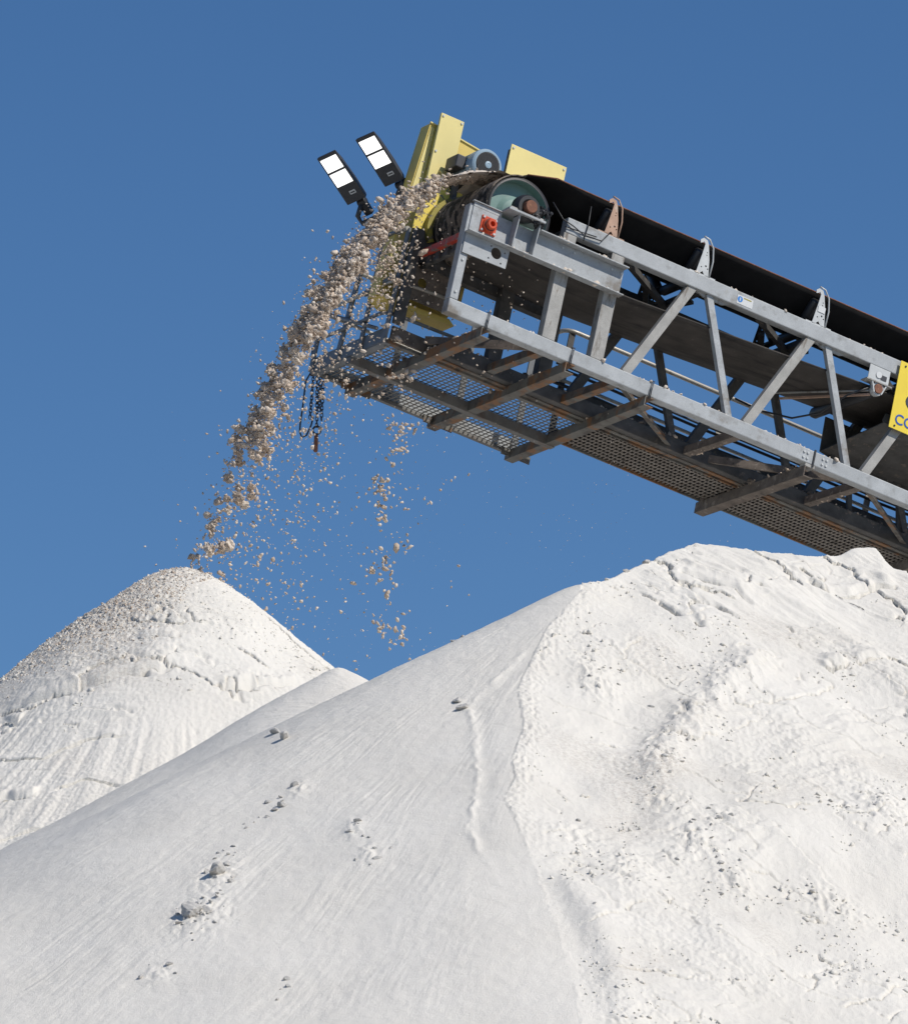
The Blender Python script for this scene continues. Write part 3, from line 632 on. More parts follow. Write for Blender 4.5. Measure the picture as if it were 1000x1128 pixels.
# ---- drive: motor, belt guard, panels
mo = MB(); mo.lathe((.44, .72, 1.745), (0, 1, 0), [(0, .06), (0, .130), (.012, .148), (.05, .152), (.12, .152), (.12, .138), (.46, .138), (.48, .11), (.42, 0)], 40)
for k in range(28):
    t = 2 * math.pi * k / 28; c, s = math.cos(t), math.sin(t)
    mo.bar((.44 + c * .141, .85, 1.745 + s * .141), (.44 + c * .141, 1.11, 1.745 + s * .141), .02, .006, (-s, 0, c))
mob = mo.build('motor', M['motor'], conv)
for p in mob.data.polygons: p.use_smooth = False
MB().lathe((.44, .717, 1.745), (0, 1, 0), [(0, .035), (0, .118), (.01, .118)], 36).build('fan_grille', M['fanmesh'], mob)
g = MB()
for i in range(-9, 10):
    h = math.sqrt(max(0, .115 ** 2 - (i * .011) ** 2)); g.box(.44 + i * .011 - .002, .44 + i * .011 + .002, .712, .716, 1.745 - h, 1.745 + h)
    g.box(.44 - h, .44 + h, .709, .713, 1.745 + i * .011 - .002, 1.745 + i * .011 + .002)
g.build('grille_wires', M['lampcase'], mob)['kind'] = 'stuff'
MB().lathe((.44, .707, 1.745), (0, 1, 0), [(0, 0), (0, .012), (-.003, .014), (0, .032), (.008, .032)], 20).build('fan_hub', M['motor'], mob)
MB().box(.20, .29, .85, 1.05, 1.68, 1.80).build('terminal_box', M['lampcase'], mob, .01)
MB().box(.28, .66, .84, 1.16, 1.585, 1.625).build('motor_base', M['dark'], mob)
for u in (.3, .62): MB().box(u, u + .04, .98, 1.04, 1.06, 1.59).build('motor_bracket', M['dark'], conv)
gd = MB().prism([(.045, 2.125), (.62, 2.055), (.74, 1.93), (.72, .62), (.60, .44), (-.10, .41)], 1.2, 1.365).build('drive_guard', M['yellow_box'], conv, .006)
m = MB(); m.bar((.04, 1.197, 2.13), (.63, 1.197, 2.06), .012, .02, (0, 1, 0)); m.build('guard_lip', M['yellow'], gd)
MB().prism([(.055, 2.09), (.30, 2.06), (.17, .75), (-.06, .75)], 1.188, 1.198).build('guard_cover', M['yellow'], gd)
MB().prism([(-.09, .40), (.60, .43), (.66, .385), (.02, .345)], 1.12, 1.36).build('guard_bottom_lip', M['yellow_box'], gd)
fp = MB().prism([(.083, 2.215), (.318, 2.215), (.318, 1.15), (.083, 1.15)], 1.10, 1.128).build('guard_door', M['yellow'], conv, .004)
MB().tube([(.185, 1.10, 1.675), (.185, 1.07, 1.68), (.20, 1.065, 1.65), (.245, 1.065, 1.635), (.25, 1.10, 1.64)], .009, 8).build('door_handle', M['yellow'], fp)
MB().box(.09, .10, 1.128, 1.2, 1.2, 2.1).build('door_hinge', M['olive'], fp)
MB().box(.755, 1.335, .975, .985, 1.44, 2.15).build('belt_guard', M['yellow'], conv, .004)
MB().box(.755, .775, .985, 1.02, 1.0, 2.1).build('guard_post', M['dark'], conv)
MB().box(1.29, 1.31, .985, 1.02, 1.2, 2.0).build('guard_post', M['dark'], conv)

for u, w_, v_ in ((.78, 2.12, .975), (1.31, 2.12, .975), (.78, 1.75, .975), (1.31, 1.90, .975), (.105, 2.19, 1.10), (.295, 2.19, 1.10), (.105, 1.85, 1.10), (.295, 1.85, 1.10)):
    o = link('bolt', bolt_me, conv); o.location = (u, v_, w_)
# ---- walkway and head platform on the far side
for i, (u0, u1) in enumerate(((.36, .45), (1.22, 1.31), (2.045, 2.135))):
    bm_ = MB(); bm_.box(u0, u0 + .008, -.0, 2.34, -.092, -.004); bm_.box(u0 + .008, u1, -.0, 2.34, -.013, -.004); bm_.box(u0 + .008, u1, 0, 2.34, -.092, -.083)
    bm_.build('walkway_beam', M['beam'], conv)
    ub = MB()
    for du in (.025, .04):
        ub.tube([(u0 + du, -.012, -.03), (u0 + du, -.012, .05), (u0 + du + .01, -.012, .142), (u0 + du + .01, .05, .145)], .004, 6)
    ub.build('u_bolt', M['black'], conv)
    MB().angle((u0 - .09, 2.25, -.012), (u1 + .12, 2.25, -.012), .07, .006, (0, 1, 0), (0, 0, -1)).build('angle_cleat', M['beam'], conv)
for u in (3.735, 5.6, 7.4):
    MB().angle((u, 0, -.125), (u - .03, 1.72, -.125), .10, .008, (1, 0, 0), (0, 0, 1)).build('walkway_bracket', M['mud'], conv)
    MB().box(u + .0, u + .1, .0, .09, -.03, -.003).build('bracket_foot', M['galv_dirty'], conv)
    MB().bar((u - .0, 1.62, -.12), (u - .02, 1.62, .1), .05, .05, (0, 1, 0)).build('bracket_stub', M['mud'], conv)
MB().box(3.80, 3.815, -.012, .001, -.02, .14).build('splice_plate', M['black'], conv)
# stringers and edge angles
MB().box(.0, 2.14, 1.625, 1.70, -.100, -.006).build('platform_stringer', M['grate'], conv, .004)
MB().box(.02, 2.14, 1.04, 1.10, -.03, -.004).build('platform_edge', M['beam'], conv)
MB().box(.02, 2.14, 2.295, 2.345, -.03, -.004).build('platform_edge', M['grate'], conv)
MB().box(.0, .07, 1.05, 2.345, -.035, -.005).build('platform_edge', M['blue_dark'], conv)
MB().box(2.142, LEN, 1.062, 1.085, -.02, .03).build('walkway_edge', M['beam'], conv)
MB().box(2.142, LEN, 1.665, 1.685, -.02, .03).build('walkway_edge', M['beam'], conv)
g = MB()
for i in range(43): g.box(.05 * i + .013, .05 * i + .027, 1.10, 2.30, .0, .003)
for j in range(21): g.box(.01, 2.13, 1.10 + .06 * j - .006, 1.10 + .06 * j + .006, .0035, .0065)
g.build('platform_grating', M['grate'], conv)['kind'] = 'stuff'
g = MB(); k = int((9.5 - 2.15) / .042)
for i in range(k): g.box(2.15 + .042 * i, 2.15 + .042 * i + .011, 1.085, 1.665, -.004, .004)
for j in range(1, 8): g.box(2.142, 9.5, 1.085 + .0725 * j - .010, 1.085 + .0725 * j + .010, -.007, -.001)
g.build('walkway_grating', M['grate_brown'], conv)['kind'] = 'stuff'
MB().box(2.145, LEN, 1.09, 1.66, .022, .03).build('dark_grating_backing', M['rubber'], conv)  # dark sheet added above the grating to make its openings look dark
# toe boards
MB().box(0, 2.14, 2.347, 2.353, -.02, .12).build('toe_board', M['galv'], conv)
MB().box(-.008, -.001, 1.05, 2.352, -.025, .11).build('toe_board', M['blue_dark'], conv)
MB().box(.03, .42, 1.0, 1.03, .0, .12).build('toe_board', M['mud'], conv)
MB().box(2.142, LEN, 1.692, 1.698, .0, .11).build('toe_board', M['dark'], conv)
# posts and rails
for v, h in ((1.02, 1.03), (1.455, 1.03), (2.32, 1.05)):
    MB().box(-.03, -.008, v - .03, v + .03, -.02, h).build('rail_post', M['blue_dark'], conv, .004)
MB().bar((-.02, 1.86, -.02), (-.02, 1.74, 1.15), .022, .065, (0, 1, 0)).build('rail_post', M['blue_dark'], conv)
for u in (.75, 1.45, 2.08): MB().box(u, u + .06, 2.325, 2.345, .0, 1.03).build('rail_post', M['blue_dark'], conv)
for k in range(7): MB().box(2.09 + 1.66 * k, 2.15 + 1.66 * k, 1.70, 1.715, -.02, 1.03).build('rail_post', M['galv_dirty'] if k else M['dark'], conv)
def rounded(P, r=.08, n=5):
    P = [Vector(p) for p in P]; out = [P[0]]
    for i in range(1, len(P) - 1):
        a = (P[i - 1] - P[i]).normalized(); b = (P[i + 1] - P[i]).normalized()
        for t in np.linspace(0, 1, n): out.append(P[i] + a * r * (1 - t) ** 2 + b * r * t ** 2)
    return out + [P[-1]]
MB().tube(rounded([(-.03, 1.02, 1.03), (-.03, 2.32, 1.03), (2.02, 2.32, 1.03), (2.05, 1.69, 1.04), (LEN, 1.69, 1.03)], .12), .021, 10).build('handrail', M['tube'], conv)
MB().tube(rounded([(.55, 1.02, .56), (-.045, 1.02, .53), (-.045, 2.30, .53), (2.02, 2.32, .55), (2.05, 1.69, .56), (LEN, 1.69, .56)], .10), .017, 8).build('knee_rail', M['tube'], conv)
MB().tube(rounded([(.75, 1.03, .25), (-.045, 1.05, .24), (-.045, 2.30, .26)], .12), .016, 8).build('knee_rail', M['blue_dark'], conv)
MB().tube([(-.05, 2.22, .50), (-.05, 1.15, .10)], .018, 8).build('rail_brace', M['blue_dark'], conv)
MB().bar((-.045, 1.50, 1.02), (-.045, 1.05, 1.03), .05, .03, (0, 0, 1)).build('rail_bar', M['blue_dark'], conv)
MB().bar((-.045, 1.55, .52), (-.045, 1.02, .56), .05, .03, (0, 0, 1)).build('rail_bar', M['blue_dark'], conv)
# cable tray and cables along the walkway
MB().box(2.2, LEN, 1.60, 1.68, .42, .475).build('cable_tray', M['dark'], conv)
for w_, r_ in ((.64, .014), (.68, .011), (.50, .016)):
    MB().tube([(2.0 + .5 * i, 1.66, w_ + .008 * math.sin(i * 1.7)) for i in range(20)], r_, 6).build('cable', M['black'], conv)
for u in (2.55, 3.8, 5.05): MB().box(u, u + .04, 1.655, 1.675, .1, .43).build('tray_post', M['galv_dirty'], conv)
# loose wires
MB().tube([(.78, .02, 1.34), (.90, .0, 1.22), (1.0, -.02, 1.19), (1.12, -.02, 1.15), (1.3, -.02, 1.165), (1.37, .0, 1.27)], .006, 6).build('wire', M['black'], conv)
MB().tube([(.93, -.012, 1.16), (1.1, -.015, 1.17), (1.25, -.012, 1.185)], .005, 6).build('wire', M['black'], conv)
MB().tube([(1.13, -.014, 1.10), (1.145, -.014, 1.25), (1.135, -.014, 1.43)], .005, 6).build('wire', M['black'], conv)
MB().tube([(4.22, -.01, .90), (4.08, .1, .80), (3.95, .3, .62), (3.8, .5, .56), (3.62, .75, .62), (3.45, .95, .72)], .009, 6).build('wire', M['black'], conv)
# safety sticker on the top chord
sk = MB().prism([(2.735, 1.145), (2.90, 1.145), (2.90, 1.225), (2.735, 1.225)], -.003, -.001).build('safety_sticker', M['white'], conv)
MB().prism(circ(2.765, 1.188, .027, 20), -.005, -.003).build('sticker_disc', M['blue'], sk)
MB().box(2.76, 2.77, -.0065, -.005, 1.172, 1.203).build('sticker_mark', M['white'], sk)
MB().box(2.80, 2.88, -.005, -.003, 1.205, 1.215).build('sticker_band', M['olive'], sk)
# salt riding on the belt
def load():
    us_ = np.linspace(.28, 11.8, 420); vs_ = np.linspace(.12, .88, 26); U_, V_ = np.meshgrid(us_, vs_, indexing='ij')
    base = np.array([[np.interp(v, *np.array(lerp_sec(belt_section(u), 10)).T) for v in vs_] for u in us_])
    h = .085 * (1 - (2 * (V_ - .5) / .76) ** 2) * (.45 + .55 * sst(U_, .3, 1.6)) - .01 + .02 * ridged(U_ * 7, V_ * 7, 3, 301) * (1 - (2 * (V_ - .5) / .76) ** 4)
    top = base + .008 + np.maximum(h, -.02)
    n1, n2 = U_.shape; i = np.arange(n1 * n2).reshape(n1, n2)
    m = MB(); m.add(np.stack([U_, V_, top], -1).reshape(-1, 3).tolist(), np.stack([i[:-1, :-1], i[1:, :-1], i[1:, 1:], i[:-1, 1:]], -1).reshape(-1, 4).tolist(), True)
    return m
ld = load().build('salt_load', M['lump_pale']); ld.matrix_world = Matrix.Translation(ORG) @ ROT.to_4x4(); tag(ld, kind='stuff')


def spill(name, boxes, m, seed):
    P = []; Rr = []
    for (u0, u1, v0, v1, w0, n_) in boxes:
        u = RNG.uniform(u0, u1, n_); v = RNG.uniform(v0, v1, n_); k = pn(u * 5 + seed, v * 5, seed) > -.1; u, v = u[k], v[k]; r = np.clip(RNG.lognormal(-4.75, .5, len(u)), .004, .028)
        P.append(org_ + np.outer(u, eu_) + np.outer(v, ev_) + np.outer(w0 + r * .3, ew_)); Rr.append(r)
    tag(stuff_mesh(name, np.concatenate(P), np.concatenate(Rr), m), kind='stuff')
# ------------------------------------------------------------------ sign
def text_mesh(body, size, depth=.003):
    cu = bpy.data.curves.new('t', 'FONT'); cu.body = body; cu.size = size; cu.extrude = depth; cu.offset = size * .012
    ob = bpy.data.objects.new('t', cu); COL.objects.link(ob); dg = bpy.context.evaluated_depsgraph_get()
    me = bpy.data.meshes.new_from_object(ob.evaluated_get(dg)); bpy.data.objects.remove(ob); bpy.data.curves.remove(cu); me.materials.clear(); return me
sg = empty('sign_board', W(4.47, -.03, .61), ROT); tag(sg, 'yellow sign board with blue lettering hung on the truss at right edge', 'sign')
MB().prism([(0, 0), (.9, 0), (.9, .64), (0, .64)], -.006, 0).build('board', M['sign'], sg, .003)
lt = text_mesh('CON', .135); lt.materials.append(M['sign_blue']); o = link('lettering', lt, sg); o.location = (.045, -.0065, .055); o.rotation_euler = (math.radians(90), 0, 0)
MB().prism([(.36 + .24 * math.cos(t), .30 + .115 * math.sin(t)) for t in np.linspace(0, 2 * math.pi, 30)[:-1]], -.0095, -.0065).build('emblem', M['sign_black'], sg)
for x, z in ((.055, .60), (.055, .03), (.85, .60)): MB().lathe((x, -.0062, z), (0, -1, 0), [(0, .009), (.006, .009), (.006, 0)], 10).build('bolt', M['black'], sg)

# ------------------------------------------------------------------ floodlights
def floodlight(top, bottom, right_vec, label, arm):
    """top, bottom: world ends of the long axis of the lit face"""
    Lv = (top - bottom); ln = Lv.length; y = Lv.normalized(); x = Vector(right_vec); x = (x - y * x.dot(y)).normalized(); z = x.cross(y)   # z: towards the lit side
    root = empty('floodlight', bottom, Matrix((x, y, z)).transposed()); tag(root, label, 'floodlight', 'floodlights above the belt head')
    w = .205
    m = MB(); prof = [(0, -.055), (.02, -.066), (.35 * ln, -.075), (.8 * ln, -.06), (ln, -.028)]
    # tapered housing with a curved back
    vs = []; fs = []
    for yy, zz in prof: vs += [(-w / 2, yy, 0), (w / 2, yy, 0), (w / 2 - .012, yy, zz), (-w / 2 + .012, yy, zz)]
    for i in range(len(prof) - 1):
        for k in range(4): fs.append((i * 4 + k, i * 4 + (k + 1) % 4, i * 4 + 4 + (k + 1) % 4, i * 4 + 4 + k))
    fs += [(0, 3, 2, 1), (len(vs) - 4, len(vs) - 3, len(vs) - 2, len(vs) - 1)]
    m.add(vs, fs); m.build('housing', M['lampcase'], root, .006)
    for y0, y1 in ((.37, .63), (.675, .935)):
        MB().box(-w / 2 + .018, w / 2 - .018, ln * y0, ln * y1, .0005, .004).build('light_panel', M['led'], root)
    lb = MB().box(-.012, .05, ln * .155, ln * .225, .001, .0025).build('rating_label', M['white'], root)
    MB().box(-.004, .042, ln * .175, ln * .2, .0026, .0034).build('label_print', M['lampcase'], lb)
    iv = root.matrix_world.inverted()
    a = MB(); P = [iv @ p for p in arm]
    a.tube(P, .024, 10); o = a.build('mounting_arm', M['lampcase'], root)
    kn = MB(); kn.lathe(P[0], x.to_tuple() and Vector((1, 0, 0)), [(-.04, 0), (-.04, .034), (.04, .034), (.04, 0)], 16)
    kn.box(P[0].x - .035, P[0].x + .035, P[0].y - .13, P[0].y - .02, P[0].z - .03, P[0].z + .03)
    kn.build('swivel_joint', M['black'], root, .004)
    return root
floodlight(Vector((-1.119, 53.353, 17.424)), Vector((-0.851, 53.600, 17.071)), (0.850, -0.631, 0.283), 'lit black floodlight on the left, lower of the pair, on a bent pipe arm', [Vector((-0.804, 53.649, 17.081)), Vector((-0.844, 53.678, 16.957)), Vector((-0.804, 53.693, 16.895)), Vector((-0.668, 53.626, 16.958)), W(-.03, 1.75, 1.12)])
floodlight(Vector((-0.780, 53.201, 17.549)), Vector((-0.520, 53.449, 17.193)), (0.850, -0.631, 0.283), 'lit black floodlight beside the yellow drive guard, upper of the pair', [Vector((-0.469, 53.500, 17.195)), Vector((-0.493, 53.532, 17.105)), W(.0, 1.38, 1.60), W(.0, 1.34, 1.45)])

# ------------------------------------------------------------------ hanging chain block

CT = W(.06, 2.36, .03)
ch = empty('chain_hoist', CT); tag(ch, 'dark chain hoist hanging from the outer corner of the head platform', 'chain hoist')
def link_mesh(r=.0125, s=.0042, st=.017):
    m = MB(); P = []
    for k in range(12):
        t = 2 * math.pi * k / 12; P.append((r * math.cos(t), 0, r * math.sin(t) + (st / 2 if math.sin(t) > 0 else -st / 2)))
    m.tube(P + [P[0], P[1]], s, 5, False); return m.mesh('chain_link', M['chain'])
LK = link_mesh()
def strand(a, b, n):
    for i in range(n):
        o = link('chain_link', LK, ch); o.location = Vector(a).lerp(Vector(b), i / (n - 1)); o.rotation_euler = (random.uniform(-.15, .15), 0, (i % 2) * 1.57 + random.uniform(-.2, .2) + .4)
strand((.0, 0, -.02), (.0, 0, -.50), 17); strand((-.03, .02, -.02), (-.06, .02, -.42), 15); strand((.035, -.02, -.02), (.02, -.02, -.36), 13); strand((.06, .01, -.02), (.04, .0, -.44), 14)
blk = MB(); blk.lathe((0, -.04, .0), (0, 1, 0), [(0, 0), (0, .05), (.08, .05), (.08, 0)], 16); blk.box(-.06, .05, -.03, .03, -.05, .05)
blk.build('hoist_body', M['chain'], ch, .006)
MB().tube([(.0, 0, -.50)] + [(.0 + .035 * math.sin(t), 0, -.545 + .035 * math.cos(t)) for t in np.linspace(.2, 6.0, 14)], .009, 6).build('hook_ring', M['chain'], ch)
MB().tube([(-.005, 0, -.575), (-.005, 0, -.60), (-.01, 0, -.73), (-.01, 0, -.742)], [.012, .019, .021, .012], 10).build('hook_weight', M['rust'], ch)
MB().tube([(-.06, 0, .06), (-.02, 0, .09), (.03, 0, .09), (.05, 0, .04), (.0, 0, -.04), (-.06, 0, -.03), (-.1, 0, -.1), (-.12, 0, -.3), (-.145, 0, -.48), (-.15, 0, -.56), (-.13, 0, -.61), (-.09, 0, -.59), (-.05, 0, -.5), (-.03, 0, -.42)], .008, 6).build('control_cable', M['black'], ch)
MB().tube([(-.05, 0, .05), (-.045, 0, .17), (-.02, 0, .24)], .006, 6).build('control_cable', M['black'], ch)

# ------------------------------------------------------------------ falling salt: ballistic paths off the head pulley
def lump_var(seed, sub=1):
    bm = bmesh.new(); bmesh.ops.create_icosphere(bm, subdivisions=sub, radius=1)
    st = [random.uniform(.55, 1.0), random.uniform(.7, 1.2), random.uniform(.9, 1.7)]
    for vt in bm.verts:
        p = vt.co; q = 1 + .75 * float(pn(p.x * 1.6 + seed * 3.1, p.y * 1.6 + p.z * 1.3, seed)) + .45 * float(pn(p.x * 4 + seed, p.z * 4 - p.y * 2, seed + 50))
        vt.co = Vector((p.x * st[0], p.y * st[1], p.z * st[2])) * q
    me = bpy.data.meshes.new('salt_lump'); bm.to_mesh(me); bm.free(); return me
VAR = [lump_var(i + 1) for i in range(16)]; 
def chunk_var(seed):
    bm = bmesh.new(); bmesh.ops.create_icosphere(bm, subdivisions=4, radius=1); st = [random.uniform(.7, 1.0), random.uniform(.7, 1.0), random.uniform(1.0, 1.7)]
    for vt in bm.verts:
        p = vt.co; q = 1.
        for k, (f_, a_) in enumerate(((1.5, .55), (3.3, .30), (7., .16), (15., .08))):
            q += a_ * float(pn(p.x * f_ + seed * 3.7 + p.z * f_ * .6, p.y * f_ - p.z * f_ * .8, seed + k * 9)) 
        vt.co = Vector((p.x * st[0], p.y * st[1], p.z * st[2])) * max(q, .25)
    me = bpy.data.meshes.new('salt_clump'); bm.to_mesh(me); bm.free(); return me
VAR2 = [chunk_var(i + 31) for i in range(8)]
def stuff_mesh(name, pos, rad, mats, parent=None, variants=VAR, aniso=None):
    """many small lumps as one mesh"""
    vs = []; fs = []; off = 0; pos = np.asarray(pos); rad = np.asarray(rad); mi = []
    for k, var in enumerate(variants):
        idx = np.arange(k, len(pos), len(variants))
        if not len(idx): continue
        v = np.array([tuple(x.co) for x in var.vertices]); f = np.array([tuple(p.vertices) for p in var.polygons])
        q = RNG.normal(size=(len(idx), 4)); q /= np.linalg.norm(q, axis=1)[:, None]; w, x, y, z = q.T
        Rm = np.stack([1 - 2 * (y * y + z * z), 2 * (x * y - w * z), 2 * (x * z + w * y), 2 * (x * y + w * z), 1 - 2 * (x * x + z * z), 2 * (y * z - w * x), 2 * (x * z - w * y), 2 * (y * z + w * x), 1 - 2 * (x * x + y * y)], -1).reshape(-1, 3, 3)
        P = np.einsum('nij,vj->nvi', Rm, v) * rad[idx][:, None, None]
        if aniso is not None: P = P * aniso
        P = P + pos[idx][:, None, :]
        vs.append(P.reshape(-1, 3)); fs.append((f[None] + (np.arange(len(idx)) * len(v))[:, None, None] + off).reshape(-1, 3)); off += len(idx) * len(v)
        mi.append(np.repeat(idx % len(mats), len(f)))
    vs = np.concatenate(vs).astype(np.float32); fs = np.concatenate(fs).astype(np.int32); mi = np.concatenate(mi).astype(np.int32)
    me = bpy.data.meshes.new(name); me.vertices.add(len(vs)); me.vertices.foreach_set('co', vs.ravel()); me.loops.add(fs.size); me.loops.foreach_set('vertex_index', fs.ravel())
    me.polygons.add(len(fs)); me.polygons.foreach_set('loop_start', (np.arange(len(fs)) * 3).astype(np.int32)); me.update(calc_edges=True)
    for m in mats: me.materials.append(m)
    me.polygons.foreach_set('material_index', mi); me.validate()
    return link(name, me, parent)
eu_, ev_, ew_, org_ = (np.array(t) for t in (EU, EV, EW, ORG))
hdir = -np.array([EU.x, EU.y, 0]); hdir /= np.linalg.norm(hdir)
def path(t, v, lift=0., sp=3.05, rise=0.):
    """position after t seconds for a lump leaving the pulley top at cross position v"""
    p0 = org_ + eu_ * .33 + ev_ * np.asarray(v)[..., None] + ew_ * (1.47 + np.asarray(lift))[..., None]
    t = np.asarray(t)[..., None]
    return p0 + hdir * (np.asarray(sp)[..., None] * t) + np.array([0, 0, 1.]) * (np.asarray(rise)[..., None] * t - 4.9 * t * t)
P_, R_ = [], []
CORE = []
def emit(t, v, lift, sp, rise, r, jit=0.):
    p = path(t, v, lift, sp, rise)
    if jit: p = p + RNG.normal(size=p.shape) * np.asarray(jit if np.isscalar(jit) else jit[:, None])
    P_.append(p); R_.append(np.broadcast_to(r, (len(p),)).copy())
# dense sheet close to the pulley
n = 600; t = RNG.uniform(.06, .38, n); v = RNG.uniform(.28, .64, n) + .08 * RNG.normal(size=n) * np.clip(t, 0, 1) * 3; lf = RNG.uniform(-.005, .055, n) + .10 * np.clip(t, 0, 1) * RNG.normal(size=n)
keep = (pn(t * 26 + 40, v * 5, 401) + .6 * pn(t * 70, v * 12, 402) + .3 * pn(t * 150, v * 25, 403) > (-.75 + 2.6 * np.maximum(t - .05, 0)))
t, v, lf = t[keep], v[keep], lf[keep]; emit(t, v, lf, 3.12 + (lf - .03) * 1.2, 0. * t, np.clip(RNG.lognormal(-5.05, .55, len(t)), .003, .018))
# clumps that tear away as the stream falls
ncl = 640
for i in range(ncl):
    tc = RNG.uniform(.18, .93) if i > 60 else RNG.uniform(.24, .45)
    vc = .46 + .20 * np.sin(RNG.uniform(-1.57, 1.57)); dens = 1.25 - tc * .95
    m = int(RNG.integers(4, 30) * max(dens, .22)); spread = RNG.uniform(.016, .055)
    sp = 3.17 + float(np.clip(RNG.normal(), -1.5, 1.3)) * .075 - abs(RNG.normal()) * .08 * tc; el = RNG.normal(size=3); el = el / np.linalg.norm(el)
    if pn(tc * 9, vc * 3, 410) + .2 < RNG.uniform(-.7, .35) : continue
    c = path(np.array(tc), np.array(vc), np.array(RNG.uniform(-.03, .05)), np.array(sp), np.array(RNG.normal() * .06))
    CORE.append((spread * RNG.uniform(.5, 1.1) * (1.15 - .4 * tc), *c))
    q = RNG.normal(size=(m, 3)) * spread * .75 + el * (RNG.normal(size=(m, 1)) * spread * 1.1)
    P_.append(c + q); R_.append(np.clip(RNG.lognormal(-4.75, .6, m), .003, .028))
# loose grains and drops around and inside the stream
n = 2500; t = RNG.uniform(.36, .98, n) ; f_ = RNG.uniform(0, 1, n) ** 1.6
emit(t, RNG.uniform(.15, .85, n), RNG.uniform(-.05, .06, n), 3.15 - 1.15 * f_ + RNG.normal(size=n) * .05, RNG.normal(size=n) * .10, np.clip(RNG.lognormal(-4.85, .38, n), .004, .02), .012)
n = 130; t = RNG.uniform(.1, .9, n)
emit(t, RNG.uniform(.05, .95, n), RNG.uniform(.0, .1, n), 3.2 + np.abs(RNG.normal(size=n)) * .22, np.abs(RNG.normal(size=n)) * .15, np.clip(RNG.lognormal(-5.0, .3, n), .004, .012))
# carry-back shed by the scraper, falling almost straight down
ncl = 62
for i in range(ncl):
    tc = RNG.uniform(.03, 1.0) ** .75; u0 = -.30 + RNG.normal() * .09; v0 = RNG.uniform(.35, .8); m = int(RNG.integers(2, 15)); sp = RNG.uniform(.02, .05)
    c = org_ + eu_ * u0 + ev_ * v0 + ew_ * .60 + hdir * (.10 * tc) - np.array([0, 0, 4.9 * tc * tc])
    P_.append(c + RNG.normal(size=(m, 3)) * sp * np.array([1, 1, 1.8])); R_.append(np.clip(RNG.lognormal(-4.45, .4, m), .005, .026))
n = 520; tt = RNG.uniform(.02, .95, n) ** .7; p = org_ + eu_ * (RNG.normal(size=n) * .35 - .15)[:, None] + ev_ * RNG.uniform(.1, 1.5, n)[:, None] + ew_ * .65 - np.array([0, 0, 4.9]) * (tt * tt)[:, None] + hdir * (RNG.uniform(0, .9, n) * tt)[:, None]
P_.append(p); R_.append(np.clip(RNG.lognormal(-4.95, .4, n), .004, .018))
n = 190; p = org_ + eu_ * RNG.uniform(-.35, 1.1, n)[:, None] + ev_ * RNG.uniform(.0, 1.15, n)[:, None] + ew_ * (RNG.uniform(-.1, 1.0, n) ** 1)[:, None]
P_.append(p); R_.append(np.clip(RNG.lognormal(-5.0, .35, n), .004, .013))
P_ = np.concatenate(P_); R_ = np.concatenate(R_)
ok = P_[:, 2] > np.maximum(left_heap(P_[:, 0], P_[:, 1], False), 0) + .02
ok &= ~((P_[:, 1] < 46.8) & (P_[:, 2] < 11.5))
P_, R_ = P_[ok], R_[ok]
CORE = np.array(sorted(CORE, reverse=True)); CORE = CORE[CORE[:, 3] > left_heap(CORE[:, 1], CORE[:, 2], False) + .04][:300]
fall_me = []
for k, me in enumerate(VAR2):
    me.materials.append(M['lump'] if k % 2 else M['lump_pale']); fall_me.append(me)
for i, (r, *p) in enumerate(CORE):
    o = link('salt_clump', fall_me[int(RNG.integers(len(fall_me)))]); o.location = p; o.scale = [float(np.clip(r, .014, .042))] * 3
    o.rotation_euler = RNG.uniform(0, 6.28, 3)
    tag(o, 'tan salt clump tumbling in the stream that falls from the conveyor head', 'salt clump', 'salt clumps falling from the conveyor head')
rest = np.arange(len(P_))
def sheet():
    nt_, nv_ = 300, 130
    T_, V_ = np.meshgrid(np.linspace(-.03, .42, nt_), np.linspace(.26, .66, nv_), indexing='ij')
    n1 = ridged(T_ * 20, V_ * 6, 4, 431, .6); n2 = ridged(T_ * 22 + 9, V_ * 7, 4, 441, .6)
    th = .032 * (1 - (2 * np.abs(V_ - .46) / .4) ** 3) * (1 - .6 * sst(T_, .1, .36))
    wob = .035 * fbm(T_ * 9, V_ * 3, 2, 451) * sst(T_, .05, .3)
    top = path(T_, V_, .03 + th * (.6 + .5 * n1) + wob + .0 * T_, 3.12 + .25 * wob, 0. * T_); bot = path(T_, V_, .03 - th * (.6 + .5 * n2) + wob, 3.12 + .25 * wob, 0. * T_)
    hole = pn(T_ * 30 + 40, V_ * 6, 401) + .7 * pn(T_ * 75, V_ * 15, 402) + .35 * pn(T_ * 160, V_ * 32, 403) < -1.15 + 2.9 * np.maximum(T_ - .10, 0) + 1.2 * (2 * np.abs(V_ - .46) / .4) ** 6
    i = np.arange(nt_ * nv_).reshape(nt_, nv_); q = np.stack([i[:-1, :-1], i[1:, :-1], i[1:, 1:], i[:-1, 1:]], -1).reshape(-1, 4)
    q = q[~hole[:-1, :-1].ravel()]
    m = MB(); m.add(np.concatenate([top.reshape(-1, 3), bot.reshape(-1, 3)]).tolist(), np.concatenate([q, q[:, ::-1] + nt_ * nv_]).tolist(), True)
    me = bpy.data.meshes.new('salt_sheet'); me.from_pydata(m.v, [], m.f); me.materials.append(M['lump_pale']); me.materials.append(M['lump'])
    me.polygons.foreach_set('use_smooth', [True] * len(me.polygons)); me.polygons.foreach_set('material_index', [0 if k < len(q) else 1 for k in range(len(me.polygons))])  # lower faces take the browner salt: the underside's shade put into colour
    tag(link('salt_sheet', me), kind='stuff')
sheet()
